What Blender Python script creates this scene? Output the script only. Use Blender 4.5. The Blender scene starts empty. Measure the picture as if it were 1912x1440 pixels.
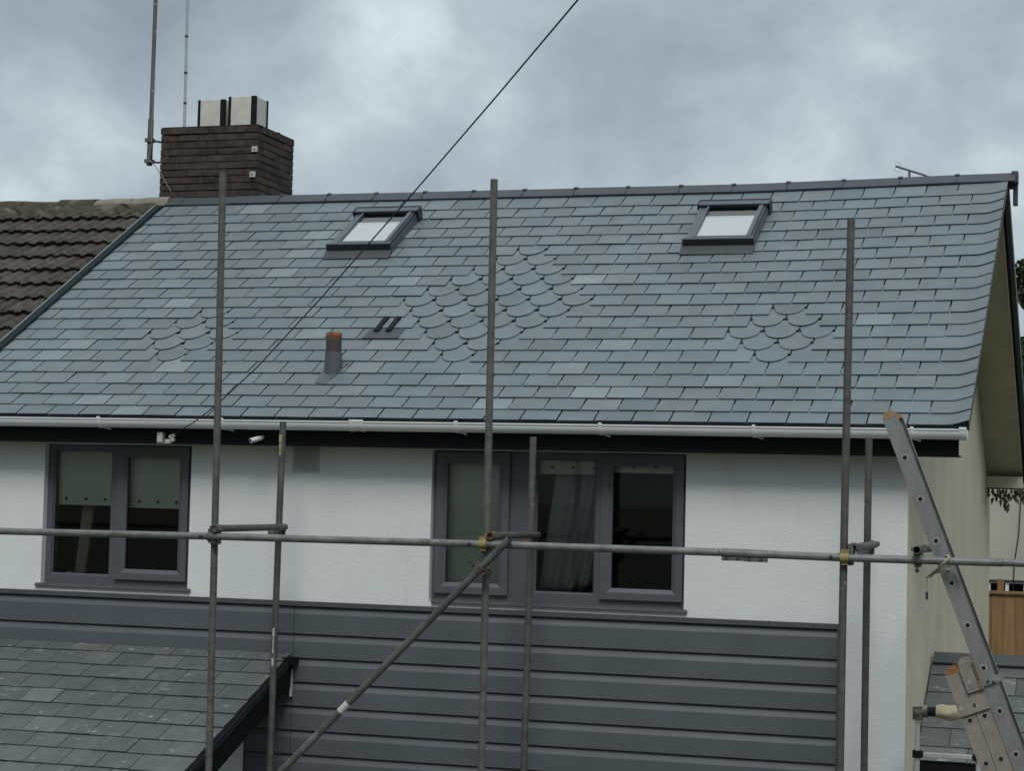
import bpy, math, random
from mathutils import Vector, Matrix
R = math.radians
sc = bpy.context.scene
col = sc.collection

# ------------------------------------------------------------------ camera
YAW, PIT, ROL, FPX = 0.3063, 0.0551, 0.0243, 3706.4
cd = bpy.data.cameras.new('camera'); cam = bpy.data.objects.new('camera', cd); col.objects.link(cam)
F = Vector((-math.sin(YAW)*math.cos(PIT), math.cos(YAW)*math.cos(PIT), math.sin(PIT)))
RT = Vector((math.cos(YAW), math.sin(YAW), 0)); UP = RT.cross(F)
R2 = RT*math.cos(ROL) + UP*math.sin(ROL); U2 = -RT*math.sin(ROL) + UP*math.cos(ROL)
M = Matrix((R2, U2, -F)).transposed().to_4x4(); M.translation = Vector((1.6314, -15.0117, 4.459))
cam.matrix_world = M
cd.sensor_width = 36; cd.lens = FPX/1912*36; cd.clip_start = .1; cd.clip_end = 3000
sc.camera = cam

# ------------------------------------------------------------------ world: overcast sky
SUN_EL, SUN_AZ = R(51), R(163)          # azimuth clockwise from +Y
w = bpy.data.worlds.new('World'); sc.world = w; w.use_nodes = True
nt = w.node_tree; nt.nodes.clear(); N = nt.nodes.new; LK = nt.links.new
out = N('ShaderNodeOutputWorld'); bg = N('ShaderNodeBackground'); bg.inputs[1].default_value = .1
sky = N('ShaderNodeTexSky'); sky.sky_type = 'NISHITA'; sky.sun_disc = False
sky.sun_elevation = SUN_EL; sky.sun_rotation = SUN_AZ
tc = N('ShaderNodeTexCoord'); sep = N('ShaderNodeSeparateXYZ'); LK(tc.outputs['Generated'], sep.inputs[0])
def mth(op, a, b=None, clamp=False):
    n = N('ShaderNodeMath'); n.operation = op; n.use_clamp = clamp
    for i, v in enumerate((a, b)):
        if v is None: continue
        if isinstance(v, (int, float)): n.inputs[i].default_value = v
        else: LK(v, n.inputs[i])
    return n.outputs[0]
def ramp(fac, stops):
    n = N('ShaderNodeValToRGB'); LK(fac, n.inputs[0]); e = n.color_ramp.elements
    while len(e) < len(stops): e.new(.5)
    for el, (p, c) in zip(e, stops): el.position = p; el.color = (*c, 1)
    return n.outputs[0]
mp = N('ShaderNodeMapping'); mp.inputs['Location'].default_value = (1.37, 0.2, .55); mp.inputs['Scale'].default_value = (1, 1, 1.35)
LK(tc.outputs['Generated'], mp.inputs[0])
n1 = N('ShaderNodeTexNoise'); n1.inputs['Scale'].default_value = 6.0; n1.inputs['Detail'].default_value = 8; n1.inputs['Roughness'].default_value = .58; n1.inputs['Distortion'].default_value = .25
LK(mp.outputs[0], n1.inputs['Vector'])
n2 = N('ShaderNodeTexNoise'); n2.inputs['Scale'].default_value = 17; n2.inputs['Detail'].default_value = 6; n2.inputs['Roughness'].default_value = .62
LK(mp.outputs[0], n2.inputs['Vector'])
# a thinner, brighter break in the cloud (a fixed direction in the sky) and a heavy bank to its left
def lobe(d, width):
    v = Vector(d).normalized(); vm = N('ShaderNodeVectorMath'); vm.operation = 'DOT_PRODUCT'
    nm = N('ShaderNodeVectorMath'); nm.operation = 'NORMALIZE'; LK(tc.outputs['Generated'], nm.inputs[0])
    LK(nm.outputs[0], vm.inputs[0]); vm.inputs[1].default_value = v
    mr = N('ShaderNodeMapRange'); mr.interpolation_type = 'SMOOTHSTEP'; LK(vm.outputs['Value'], mr.inputs[0])
    mr.inputs[1].default_value = math.cos(width); mr.inputs[2].default_value = 1; return mr.outputs[0]
def pixdir(x, y): return F*FPX + R2*(x-956) - U2*(y-720)
SKYLOBES = [(pixdir(700, 40), R(2.6), .13), (pixdir(430, 70), R(4.2), -.09), (pixdir(120, 40), R(5), -.12), (pixdir(60, 280), R(3.6), .14),
            (pixdir(1350, 60), R(5), -.03), (pixdir(1500, 300), R(5), .08), (pixdir(1880, 400), R(2.5), .16), (pixdir(620, 290), R(3), .05)]
fac = mth('ADD', -.075, mth('ADD', mth('MULTIPLY', n1.outputs[0], .85), mth('MULTIPLY', n2.outputs[0], .30)))
for d, wd, a in SKYLOBES: fac = mth('ADD', fac, mth('MULTIPLY', lobe(d, wd), a))
cl = ramp(fac, [(.28, (.225, .268, .308)), (.45, (.300, .356, .396)), (.59, (.395, .458, .495)), (.76, (.60, .672, .70))])
zen = mth('ADD', 1.0, mth('MULTIPLY', mth('MAXIMUM', mth('SUBTRACT', sep.outputs[2], .30), 0), 1.15))
# low sky behind the viewer dimmed, added to deepen shade under the eaves
def sstep(v, a, b):
    mr = N('ShaderNodeMapRange'); mr.interpolation_type = 'SMOOTHSTEP'; LK(v, mr.inputs[0]); mr.inputs[1].default_value = a; mr.inputs[2].default_value = b; return mr.outputs[0]
rear_dim = mth('MULTIPLY', sstep(sep.outputs[1], .25, -.45), sstep(sep.outputs[2], .75, .15))
zen = mth('MULTIPLY', zen, mth('SUBTRACT', 1.0, mth('MULTIPLY', rear_dim, .55)))
mulc = N('ShaderNodeVectorMath'); mulc.operation = 'SCALE'; LK(cl, mulc.inputs[0]); LK(mth('MULTIPLY', zen, 10.0), mulc.inputs['Scale'])
mx = N('ShaderNodeMix'); mx.data_type = 'RGBA'; mx.inputs[0].default_value = .92
LK(sky.outputs[0], mx.inputs[6]); LK(mulc.outputs[0], mx.inputs[7]); LK(mx.outputs[2], bg.inputs[0]); LK(bg.outputs[0], out.inputs[0])

# ------------------------------------------------------------------ sun (soft, through cloud) and exposure
sd = bpy.data.lights.new('sun', 'SUN'); sd.energy = 1.35; sd.angle = R(22); sd.color = (1, .97, .93)
sun = bpy.data.objects.new('sun', sd); col.objects.link(sun)
sv = Vector((math.sin(SUN_AZ)*math.cos(SUN_EL), math.cos(SUN_AZ)*math.cos(SUN_EL), math.sin(SUN_EL)))
sun.rotation_euler = sv.to_track_quat('Z', 'Y').to_euler(); sun.location = sv*40
vs = sc.view_settings; vs.view_transform = 'Standard'; vs.look = 'None'; vs.exposure = .3; vs.gamma = 1
sc.cycles.max_bounces = 8; sc.cycles.transparent_max_bounces = 12
sc.cycles.caustics_reflective = False; sc.cycles.caustics_refractive = False

# ------------------------------------------------------------------ materials
MATS = {}
def material(name, base, rough=.7, noise=None, bump=None, tone=0, metal=0, spec=.5, patches=()):
    """noise=(scale, dark, light): multiplies the base; patches=[(scale, threshold, colour, softness)];
    tone: strength of the per-piece 'tone' attribute; bump=(scale, strength, distance)"""
    m = bpy.data.materials.new(name); m.use_nodes = True; t = m.node_tree; b = t.nodes['Principled BSDF']
    b.inputs['Roughness'].default_value = rough; b.inputs['Metallic'].default_value = metal; b.inputs['Specular IOR Level'].default_value = spec
    n = t.nodes.new; l = t.links.new
    tcn = n('ShaderNodeNewGeometry').outputs['Position']
    rgb = n('ShaderNodeRGB'); rgb.outputs[0].default_value = (*base, 1); c = rgb.outputs[0]
    def mix(kind, fac, a, bb):
        x = n('ShaderNodeMix'); x.data_type = 'RGBA'; x.blend_type = kind
        if isinstance(fac, (int, float)): x.inputs[0].default_value = fac
        else: l(fac, x.inputs[0])
        l(a, x.inputs[6])
        if isinstance(bb, tuple): x.inputs[7].default_value = (*bb, 1)
        else: l(bb, x.inputs[7])
        return x.outputs[2]
    def nz(scale, detail=5, rgh=.6, vec=None, stretch=None):
        x = n('ShaderNodeTexNoise'); x.inputs['Scale'].default_value = scale; x.inputs['Detail'].default_value = detail; x.inputs['Roughness'].default_value = rgh
        v = tcn
        if stretch:
            mpn = n('ShaderNodeMapping'); mpn.inputs['Scale'].default_value = stretch; l(v, mpn.inputs[0]); v = mpn.outputs[0]
        l(v, x.inputs['Vector']); return x.outputs[0]
    if tone:
        at = n('ShaderNodeAttribute'); at.attribute_name = 'tone'
        c = mix('MULTIPLY', tone, c, at.outputs['Color'])
    if noise:
        st = noise[3] if len(noise) > 3 else None
        mr = n('ShaderNodeMapRange'); l(nz(noise[0], stretch=st), mr.inputs[0]); mr.inputs[1].default_value = .3; mr.inputs[2].default_value = .7
        mr.inputs[3].default_value = noise[1]; mr.inputs[4].default_value = noise[2]
        x = n('ShaderNodeVectorMath'); x.operation = 'SCALE'; l(c, x.inputs[0]); l(mr.outputs[0], x.inputs['Scale']); c = x.outputs[0]
    for p in patches:
        s, th, pc, soft = p[:4]; st = p[4] if len(p) > 4 else None
        mr = n('ShaderNodeMapRange'); l(nz(s, 6, .65, stretch=st), mr.inputs[0]); mr.inputs[1].default_value = th; mr.inputs[2].default_value = th+soft
        mr.interpolation_type = 'SMOOTHSTEP'
        c = mix('MIX', mr.outputs[0], c, pc)
    l(c, b.inputs['Base Color'])
    if bump:
        bn = n('ShaderNodeBump'); bn.inputs['Strength'].default_value = bump[1]; bn.inputs['Distance'].default_value = bump[2]
        l(nz(bump[0], 6, .65), bn.inputs['Height']); l(bn.outputs[0], b.inputs['Normal'])
    MATS[name] = m; return m
def glass(name, tint=(1, 1, 1), refl=1.0):
    m = bpy.data.materials.new(name); m.use_nodes = True; t = m.node_tree; t.nodes.clear(); n = t.nodes.new; l = t.links.new
    o = n('ShaderNodeOutputMaterial'); ms = n('ShaderNodeMixShader'); tr = n('ShaderNodeBsdfTransparent'); gl = n('ShaderNodeBsdfGlossy'); fr = n('ShaderNodeFresnel')
    fr.inputs[0].default_value = 1.5; gl.inputs['Roughness'].default_value = .02; tr.inputs[0].default_value = (*tint, 1); gl.inputs[0].default_value = (refl, refl, refl, 1)
    l(fr.outputs[0], ms.inputs[0]); l(tr.outputs[0], ms.inputs[1]); l(gl.outputs[0], ms.inputs[2]); l(ms.outputs[0], o.inputs[0]); MATS[name] = m; return m

material('render_white', (.755, .775, .77), .9, (1.6, .93, 1.02), (52, .36, .013), patches=[(2.6, .56, (.655, .66, .63), .18, (1, 1, .20)), (5, .63, (.66, .66, .615), .1), (42, .715, (.60, .62, .61), .05)])
material('render_cream', (.63, .575, .43), .92, (1.5, .86, 1.07), (45, .6, .015), patches=[(1.3, .55, (.50, .47, .36), .22, (1, 1, .3)), (3.5, .62, (.42, .395, .305), .12, (1, 1, .5)), (16, .72, (.38, .35, .28), .06)])
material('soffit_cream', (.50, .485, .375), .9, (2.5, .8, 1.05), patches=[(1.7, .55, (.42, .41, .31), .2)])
material('slate', (.140, .174, .184), .55, (5, .90, 1.10), (60, .22, .006), tone=1, spec=.45, patches=[(14, .735, (.22, .25, .265), .08), (1.1, .56, (.160, .192, .202), .2), (3.7, .66, (.205, .232, .238), .12)])
material('slate_edge', (.062, .077, .084), .8, (20, .7, 1.2))  # dressed edges, coloured darker to deepen the shadow line of each course
material('underlay', (.03, .035, .04), .9)
material('slate_old', (.102, .114, .111), .65, (6, .85, 1.12), (50, .3, .006), tone=1, spec=.45,
         patches=[(3.2, .56, (.18, .195, .195), .2), (8, .60, (.28, .295, .295), .10, (1, 1.6, 1)), (4.5, .63, (.075, .088, .07), .12)])
material('ridge_grey', (.056, .066, .072), .6, (4, .88, 1.1), (70, .15, .004))
material('tile_brown', (.076, .064, .053), .92, (16, .45, 1.6), (34, 1, .03), tone=1,
         patches=[(3.3, .52, (.052, .050, .030), .12), (9, .60, (.16, .14, .115), .10), (1.5, .54, (.045, .042, .030), .15)])
material('ridge_old', (.065, .058, .038), .95, (5, .7, 1.2), (40, .8, .015), patches=[(4, .56, (.14, .125, .10), .12), (7, .6, (.06, .06, .035), .1)])
material('mortar_pale', (.22, .20, .165), .95, (7, .75, 1.2), (50, .7, .01))
material('bonding_strip', (.022, .031, .033), .85, (6, .85, 1.1), spec=.12)
material('brick', (.064, .046, .037), .95, (12, .6, 1.35), (60, .9, .012), tone=1, patches=[(3.4, .50, (.024, .021, .017), .16), (4, .63, (.048, .046, .03), .1), (30, .71, (.16, .14, .12), .04)])
material('mortar_dark', (.022, .019, .016), .95, (9, .7, 1.3), (60, .7, .01))
material('pot_panel', (.62, .61, .55), .8, (9, .85, 1.05), patches=[(6, .62, (.42, .41, .36), .15)])
material('black_trim', (.010, .010, .012), .75, spec=.2)
material('fascia_black', (.007, .0072, .009), .6, (3, .85, 1.15), spec=.15)
material('pvc_white', (.80, .82, .82), .4, (5, .92, 1.03), patches=[(8, .63, (.66, .66, .63), .14)])
material('frame_grey', (.088, .098, .112), .45, (3, .95, 1.05))
material('sill_grey', (.105, .112, .12), .5, (9, .9, 1.06))
material('cladding_grey', (.090, .102, .113), .5, (2.6, .90, 1.10), (14, .10, .003), patches=[(6, .70, (.095, .108, .122), .12, (1, 1, 3))])
material('trim_grey', (.078, .082, .088), .5, (9, .85, 1.1))
material('tube', (.098, .098, .088), .62, (13, .66, 1.32), (60, .35, .004), tone=1, metal=.2, patches=[(6, .62, (.095, .070, .052), .1), (3.2, .58, (.075, .080, .074), .1), (19, .665, (.34, .33, .29), .04), (48, .70, (.40, .39, .35), .04)])
material('tube_pale', (.165, .172, .165), .5, (13, .7, 1.3), (60, .3, .004), tone=1, metal=.25, patches=[(4, .58, (.11, .105, .09), .1), (8, .62, (.17, .14, .10), .12), (22, .70, (.36, .36, .33), .05)])
material('coupler_rust', (.092, .072, .055), .75, (25, .6, 1.4), patches=[(30, .55, (.26, .19, .07), .1)])
material('coupler_yellow', (.27, .215, .085), .7, (25, .7, 1.25), patches=[(35, .58, (.13, .07, .03), .06)])
material('coupler_grey', (.11, .105, .098), .7, (25, .7, 1.3))
material('bolt_dark', (.035, .035, .034), .6)
material('paint_white', (.50, .51, .48), .7, (40, .8, 1.1))
material('paint_yellow', (.40, .37, .16), .7, (60, .8, 1.1))
material('aluminium', (.27, .268, .26), .5, (14, .82, 1.12, (1, 1, .25)), metal=.45, patches=[(10, .66, (.24, .23, .21), .1)])
material('alu_dusty', (.26, .225, .195), .75, (10, .82, 1.15), metal=.1, patches=[(9, .63, (.47, .42, .37), .05), (14, .68, (.17, .12, .095), .06)])
material('hole_rim', (.36, .36, .345), .6)
material('alu_bright', (.72, .73, .74), .28, (30, .92, 1.03), metal=.5)
material('plug_tan', (.34, .215, .10), .7, (40, .8, 1.15))
material('rust_orange', (.30, .125, .05), .8, (40, .6, 1.3))
material('apron_grey', (.056, .064, .070), .65, (9, .85, 1.15))
material('lead', (.085, .095, .11), .5, (9, .85, 1.15))
material('lead_pale', (.17, .20, .195), .6, (9, .8, 1.2))
material('pipe_dark', (.055, .046, .040), .7, (20, .7, 1.3), patches=[(25, .6, (.19, .085, .035), .1)])
material('pipe_rim', (.30, .13, .055), .85, (30, .5, 1.4), patches=[(45, .58, (.13, .06, .035), .06)])
material('pipe_rust', (.15, .068, .034), .85, (30, .5, 1.4), patches=[(38, .52, (.055, .042, .034), .05)])
material('vent_slate', (.050, .056, .068), .6)
material('skylight_frame', (.080, .094, .106), .38, (5, .92, 1.06))
material('skylight_dark', (.021, .022, .027), .45)
material('skylight_inner', (.085, .08, .066), .85)
material('blind_white', (.68, .72, .73), .85)
material('blind_cream', (.60, .64, .52), .85, (3, .95, 1.03))
material('curtain_grey', (.27, .29, .30), .9)
material('interior', (.10, .105, .105), .9)
material('wood_tan', (.30, .25, .17), .8, (8, .8, 1.1, (1, 1, .2)))
material('fence_wood', (.23, .135, .06), .85, (6, .72, 1.2, (4, 4, .35)), tone=1)
material('cable_black', (.012, .012, .013), .6)
material('white_plastic', (.50, .50, .47), .5, (20, .85, 1.05))
material('rope', (.36, .34, .25), .9, (60, .75, 1.2))
material('rag', (.42, .38, .26), .95, (16, .75, 1.2))
material('mast_brown', (.075, .066, .060), .7, (14, .7, 1.3), patches=[(12, .63, (.36, .36, .35), .05)])
material('mast_pale', (.44, .44, .45), .5, (14, .9, 1.08))
material('coax_grey', (.22, .21, .19), .7)
material('antenna_metal', (.12, .12, .125), .5)
material('far_wall', (.44, .425, .36), .9, (1.2, .9, 1.06))
material('leaf', (.045, .062, .026), .6, (1.5, .6, 1.5), tone=1)
material('ivy_leaf', (.05, .066, .03), .6, tone=1)
material('bark', (.07, .055, .04), .9, (8, .7, 1.2))
material('ground_earth', (.10, .10, .07), .95, (.6, .75, 1.2), (8, .5, .03), patches=[(.25, .5, (.06, .085, .03), .15)])
material('paving', (.13, .13, .125), .9, (1.5, .85, 1.1), (30, .3, .006))
material('wall_vent', (.52, .50, .47), .8, (14, .85, 1.08))
material('hole_black', (.008, .008, .008), .9)
glass('pane', (.92, .94, .93), .8); glass('pane_roof', (.97, .98, .98), .9); glass('pane_obscured', (.80, .88, .84), .55)

# ------------------------------------------------------------------ mesh building
class MB:
    """collects shapes and links them as ONE mesh object"""
    def __init__(s): s.v = []; s.f = []; s.mi = []; s.tn = []; s.mats = []; s.sm = []
    def mat(s, m):
        if m not in s.mats: s.mats.append(m)
        return s.mats.index(m)
    def add(s, verts, faces, m, tone=(1, 1, 1), smooth=False):
        o = len(s.v); s.v += [tuple(v) for v in verts]; i = s.mat(m)
        for f in faces: s.f.append([o+k for k in f]); s.mi.append(i); s.tn.append(tone); s.sm.append(smooth)
    def hexa(s, p, m, tone=(1, 1, 1), mats=None):
        fs = [(0, 3, 2, 1), (4, 5, 6, 7), (0, 1, 5, 4), (1, 2, 6, 5), (2, 3, 7, 6), (3, 0, 4, 7)]   # bottom top front right back left
        if mats is None: s.add(p, fs, m, tone)
        else:
            for f, mm in zip(fs, mats):
                s.add([p[k] for k in f], [(0, 1, 2, 3)], mm, tone)
    def box(s, x0, x1, y0, y1, z0, z1, m, tone=(1, 1, 1)):
        s.hexa([(x0, y0, z0), (x1, y0, z0), (x1, y1, z0), (x0, y1, z0), (x0, y0, z1), (x1, y0, z1), (x1, y1, z1), (x0, y1, z1)], m, tone)
    def obox(s, c, ax, ay, az, m, tone=(1, 1, 1)):
        """box about c with half-axis vectors"""
        c, ax, ay, az = map(Vector, (c, ax, ay, az))
        p = [c+sx*ax+sy*ay+sz*az for sz in (-1, 1) for sx, sy in ((-1, -1), (1, -1), (1, 1), (-1, 1))]
        s.hexa(p, m, tone)
    def tube(s, pts, r, m, n=12, cap=True, hollow=0, tone=(1, 1, 1), capm=None, deep=True):
        pts = [Vector(p) for p in pts]; rs = r if isinstance(r, (list, tuple)) else [r]*len(pts); rings = []; prev = None
        for i, p in enumerate(pts):
            d = (pts[min(i+1, len(pts)-1)] - pts[max(i-1, 0)]).normalized()
            if prev is None:
                a = d.cross(Vector((0, 0, 1)));
                if a.length < 1e-3: a = d.cross(Vector((0, 1, 0)))
            else: a = prev - d*prev.dot(d)
            a.normalize(); prev = a; b = d.cross(a)
            rings.append([p + (a*math.cos(2*math.pi*k/n) + b*math.sin(2*math.pi*k/n))*rs[i] for k in range(n)])
        vs_ = [v for rg in rings for v in rg]; fs = []
        for i in range(len(pts)-1):
            for k in range(n): fs.append((i*n+k, i*n+(k+1) % n, (i+1)*n+(k+1) % n, (i+1)*n+k))
        s.add(vs_, fs, m, tone, True)
        if cap:
            for rg, p, sg in ((rings[0], pts[0], 1), (rings[-1], pts[-1], -1)):
                if hollow:
                    d = (pts[1]-pts[0]).normalized() if sg == 1 else (pts[-2]-pts[-1]).normalized()
                    inn = [p+(v-p)*hollow for v in rg]; dp = [v+d*rs[0]*3 for v in inn]; vv = list(rg)+inn+dp
                    ff = [(k, (k+1) % n, n+(k+1) % n, n+k) for k in range(n)]
                    s.add(vv, ff, capm or m, tone)
                    if deep: s.add(inn+dp, [(k, (k+1) % n, n+(k+1) % n, n+k) for k in range(n)]+[tuple(range(n, 2*n))], 'hole_black', tone)
                else: s.add(rg, [tuple(range(n))], capm or m, tone)
    def build(s, name, parent=None, bevel=0):
        me = bpy.data.meshes.new(name)
        org = Vector((0, 0, 0)); q = parent
        while q is not None: org = org + q.location; q = q.parent
        me.from_pydata([tuple(Vector(v)-org) for v in s.v], [], s.f)
        for m in s.mats: me.materials.append(MATS[m])
        me.polygons.foreach_set('material_index', s.mi); me.polygons.foreach_set('use_smooth', s.sm)
        if any(t != (1, 1, 1) for t in s.tn):
            a = me.color_attributes.new('tone', 'FLOAT_COLOR', 'CORNER'); buf = []
            for f, t in zip(s.f, s.tn): buf += [*t, 1]*len(f)
            a.data.foreach_set('color', buf)
        else:
            a = me.color_attributes.new('tone', 'FLOAT_COLOR', 'POINT'); a.data.foreach_set('color', [1.0]*4*len(me.vertices))
        me.update(); o = bpy.data.objects.new(name, me); col.objects.link(o); o.parent = parent
        if bevel:
            b = o.modifiers.new('bevel', 'BEVEL'); b.width = bevel; b.segments = 2; b.limit_method = 'ANGLE'
        return o
def tag(o, label, cat, group=None):
    o['label'] = label; o['category'] = cat
    if group: o['group'] = group
    return o
def thing(name, loc, label, cat, group=None):
    o = bpy.data.objects.new(name, None); col.objects.link(o); o.location = loc; o.empty_display_size = .2
    return tag(o, label, cat, group)
def part(name, parent, label=None):
    o = bpy.data.objects.new(name, None); col.objects.link(o); o.parent = parent
    return o

# ------------------------------------------------------------------ ground
g = MB(); g.add([(-900, -900, 0), (900, -900, 0), (900, 900, 0), (-900, 900, 0)], [(0, 1, 2, 3)], 'ground_earth'); o = g.build('ground'); o['kind'] = 'structure'
g = MB(); g.add([(-14, -4.5, .004), (6, -4.5, .004), (6, -.02, .004), (-14, -.02, .004)], [(0, 1, 2, 3)], 'paving'); o = g.build('paving'); o['kind'] = 'structure'

# ------------------------------------------------------------------ roof frame of reference
YE, ZE, YR, ZR, XV, XL = -.3093, 5.0464, 3.8611, 7.4706, .463, -8.229
rd = Vector((0, YR-YE, ZR-ZE)).normalized(); rn = Vector((0, -rd.z, rd.y)); E0 = Vector((0, YE, ZE))
def rp(x, s, h=0): return Vector((x, 0, 0)) + E0 + rd*s + rn*h
def sag(x, s):
    h = .045*min(max(s, 0)/3.5, 1)*min(max((x+2.2)/2.4, 0), 1.15)**1.3
    if x > .32: h += .042*((x-.32)/.143)**1.2*min(1, max(.25, (4.75-s)/.45))
    return h
SAPEX = (3.93-YE)/rd.y
SC = [.0, .177, .38, .585, .80, 1.025, 1.245, 1.465, 1.69, 1.916, 2.142, 2.368, 2.594, 2.82, 3.05, 3.28, 3.515, 3.745, 3.985, 4.228, 4.465, 4.73]
CLUSTERS = [(-3.78, 11, 6), (-6.41, 8, 3), (-1.16, 8, 3)]

house = thing('terraced_house', (-4, 0, 0), 'white rendered house with a new grey slate roof and dark cladding behind the scaffold', 'house')

def slate_outline(x0, x1, s0, s1, club):
    if not club: return [(x0, s0), (x1, s0), (x1, s1), (x0, s1)]
    wd = x1-x0; hs = s0 + (s1-s0)*.47; sh = wd*.05; pts = []
    cx = (x0+x1)/2; rx = wd/2-sh
    a = [(cx - rx*math.cos(math.pi*k/12), hs - .006 - (hs-.006-s0)*math.sin(math.pi*k/12)**.95) for k in range(13)]
    pts = [(x0, hs)] + a + [(x1, hs), (x1, s1), (x0, s1)]
    return pts
def lay_slate(mb, pts, s0, s1, tone, jit, place, top='slate', edge='slate_edge', thick=.008, lift=.0105):
    """pts counter-clockwise seen from above; top surface falls from h=0 at s0 to -lift at s1"""
    def hh(s): return jit - lift*(s-s0)/(s1-s0)
    top_ = max(q[1] for q in pts)
    if top_ > s1+.01:       # the tail that runs on under the next course lies flat
        xa, xb = pts[-1][0], pts[-2][0]; pts = pts[:-2] + [(xb, s1), (xa, s1)]
        mb.add([place(xa, s1, hh(s1)), place(xb, s1, hh(s1)), place(xb, top_, jit-lift-.003), place(xa, top_, jit-lift-.003)], [(0, 1, 2, 3)], top, tone)
    n = len(pts); tp = [place(x, s, hh(s)) for x, s in pts]; bt = [place(x, s, hh(s)-thick) for x, s in pts]
    mb.add(tp, [tuple(range(n))], top, tone)
    for k in range(n):
        if k == n-2: continue
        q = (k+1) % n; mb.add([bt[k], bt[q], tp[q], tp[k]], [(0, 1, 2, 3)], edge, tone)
rnd = random.Random(7)
def tone_of(r, pale=.05, sp=.052):
    v = 1 + r.gauss(0, sp)
    if r.random() < pale: v *= r.uniform(1.18, 1.36)
    elif r.random() < .05: v *= .9
    wv = r.gauss(0, .018) + (.03 if v > 1.12 else 0)
    return (v*(1+wv), v, v*(1-wv*.6))
rf = MB()
for k in range(1, len(SC)):
    s0, s1 = SC[k-1], SC[k]
    W = .2965 + (.2914-.2965)*(s0-.3)/4.1
    anchor = .019 if k % 2 else .164
    js = [XV] + [anchor - n*W for n in range(0, 31)]; js = [x for x in js if x > XL+.05] + [XL]
    for b, a in zip(js[:-1], js[1:]):
        cx = (a+b)/2; club = False
        for cc, ck, cn in CLUSTERS:
            m = cn-abs(k-ck)
            if m > 0 and abs(cx-cc) < m*W/2: club = True
        gap = .0052 + abs(rnd.gauss(0, .001)); jit = rnd.gauss(0, .0011); db = rnd.gauss(0, .002)
        t = tone_of(rnd)
        x0 = a+gap if a > XL else a; x1 = b-gap if b < XV else b
        top = s1+.125 if k < len(SC)-1 else s1+.05
        pl = lambda x, s, h: rp(x, s, h+sag(x, s))
        tilt = rnd.gauss(0, .0012)
        if club:
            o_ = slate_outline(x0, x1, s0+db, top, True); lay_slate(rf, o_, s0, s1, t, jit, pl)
        elif b == XV:
            # the verge slate rides up over the undercloak: several strips
            xs = [x0] + [x for x in (.30, .345, .375, .405, .435) if x > x0+.01] + [XV]
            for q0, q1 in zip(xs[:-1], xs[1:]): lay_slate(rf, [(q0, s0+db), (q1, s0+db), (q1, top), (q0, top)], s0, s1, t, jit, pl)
        else:
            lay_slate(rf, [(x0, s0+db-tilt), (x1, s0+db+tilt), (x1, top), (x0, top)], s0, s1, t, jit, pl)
# deck below the slates (front slope) with its undercloak at the verge, and the rear slope
for xa, xb in ((XL, -2.2), (-2.2, -.5), (-.5, .3), (.3, .38), (.38, XV-.004)):
    p = []
    for h in (-.10, -.0275):
        p += [rp(xa, .02, h+(sag(xa, .02))), rp(xb, .02, h+sag(xb, .02)), rp(xb, SAPEX, h+sag(xb, SAPEX)), rp(xa, SAPEX, h+sag(xa, SAPEX))]
    rf.hexa(p, 'underlay')
rf.add([rp(XV-.002, .0, sag(XV, 0)-.05), rp(XV-.002, SAPEX, sag(XV, SAPEX)-.05), rp(XV-.002, SAPEX, sag(XV, SAPEX)-.012), rp(XV-.002, .0, sag(XV, 0)-.012)], [(0, 1, 2, 3)], 'mortar_pale')
APY, APZ = rp(0, SAPEX).y, rp(0, SAPEX).z
RE, RZ = 8.25, 4.86
rdir = Vector((0, RE-APY, RZ-APZ)).normalized(); rnn = Vector((0, -rdir.z, rdir.y))
if rnn.z < 0: rnn = -rnn
RL = math.hypot(RE-APY, RZ-APZ)
def rr(x, s, h): return Vector((x, APY, APZ)) + rdir*s + rnn*h      # rear slope, s measured down from the apex
for k in range(22):
    a, b = RL*k/22, RL*(k+1)/22
    rf.hexa([rr(XL, a, -.09), rr(XV, a, -.09), rr(XV, b+.02, -.09), rr(XL, b+.02, -.09), rr(XL, a, -.012), rr(XV, a, -.012), rr(XV, b+.02, .004), rr(XL, b+.02, .004)], 'slate', tone_of(rnd, 0, .03))
roof = rf.build('roof', house)

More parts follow.
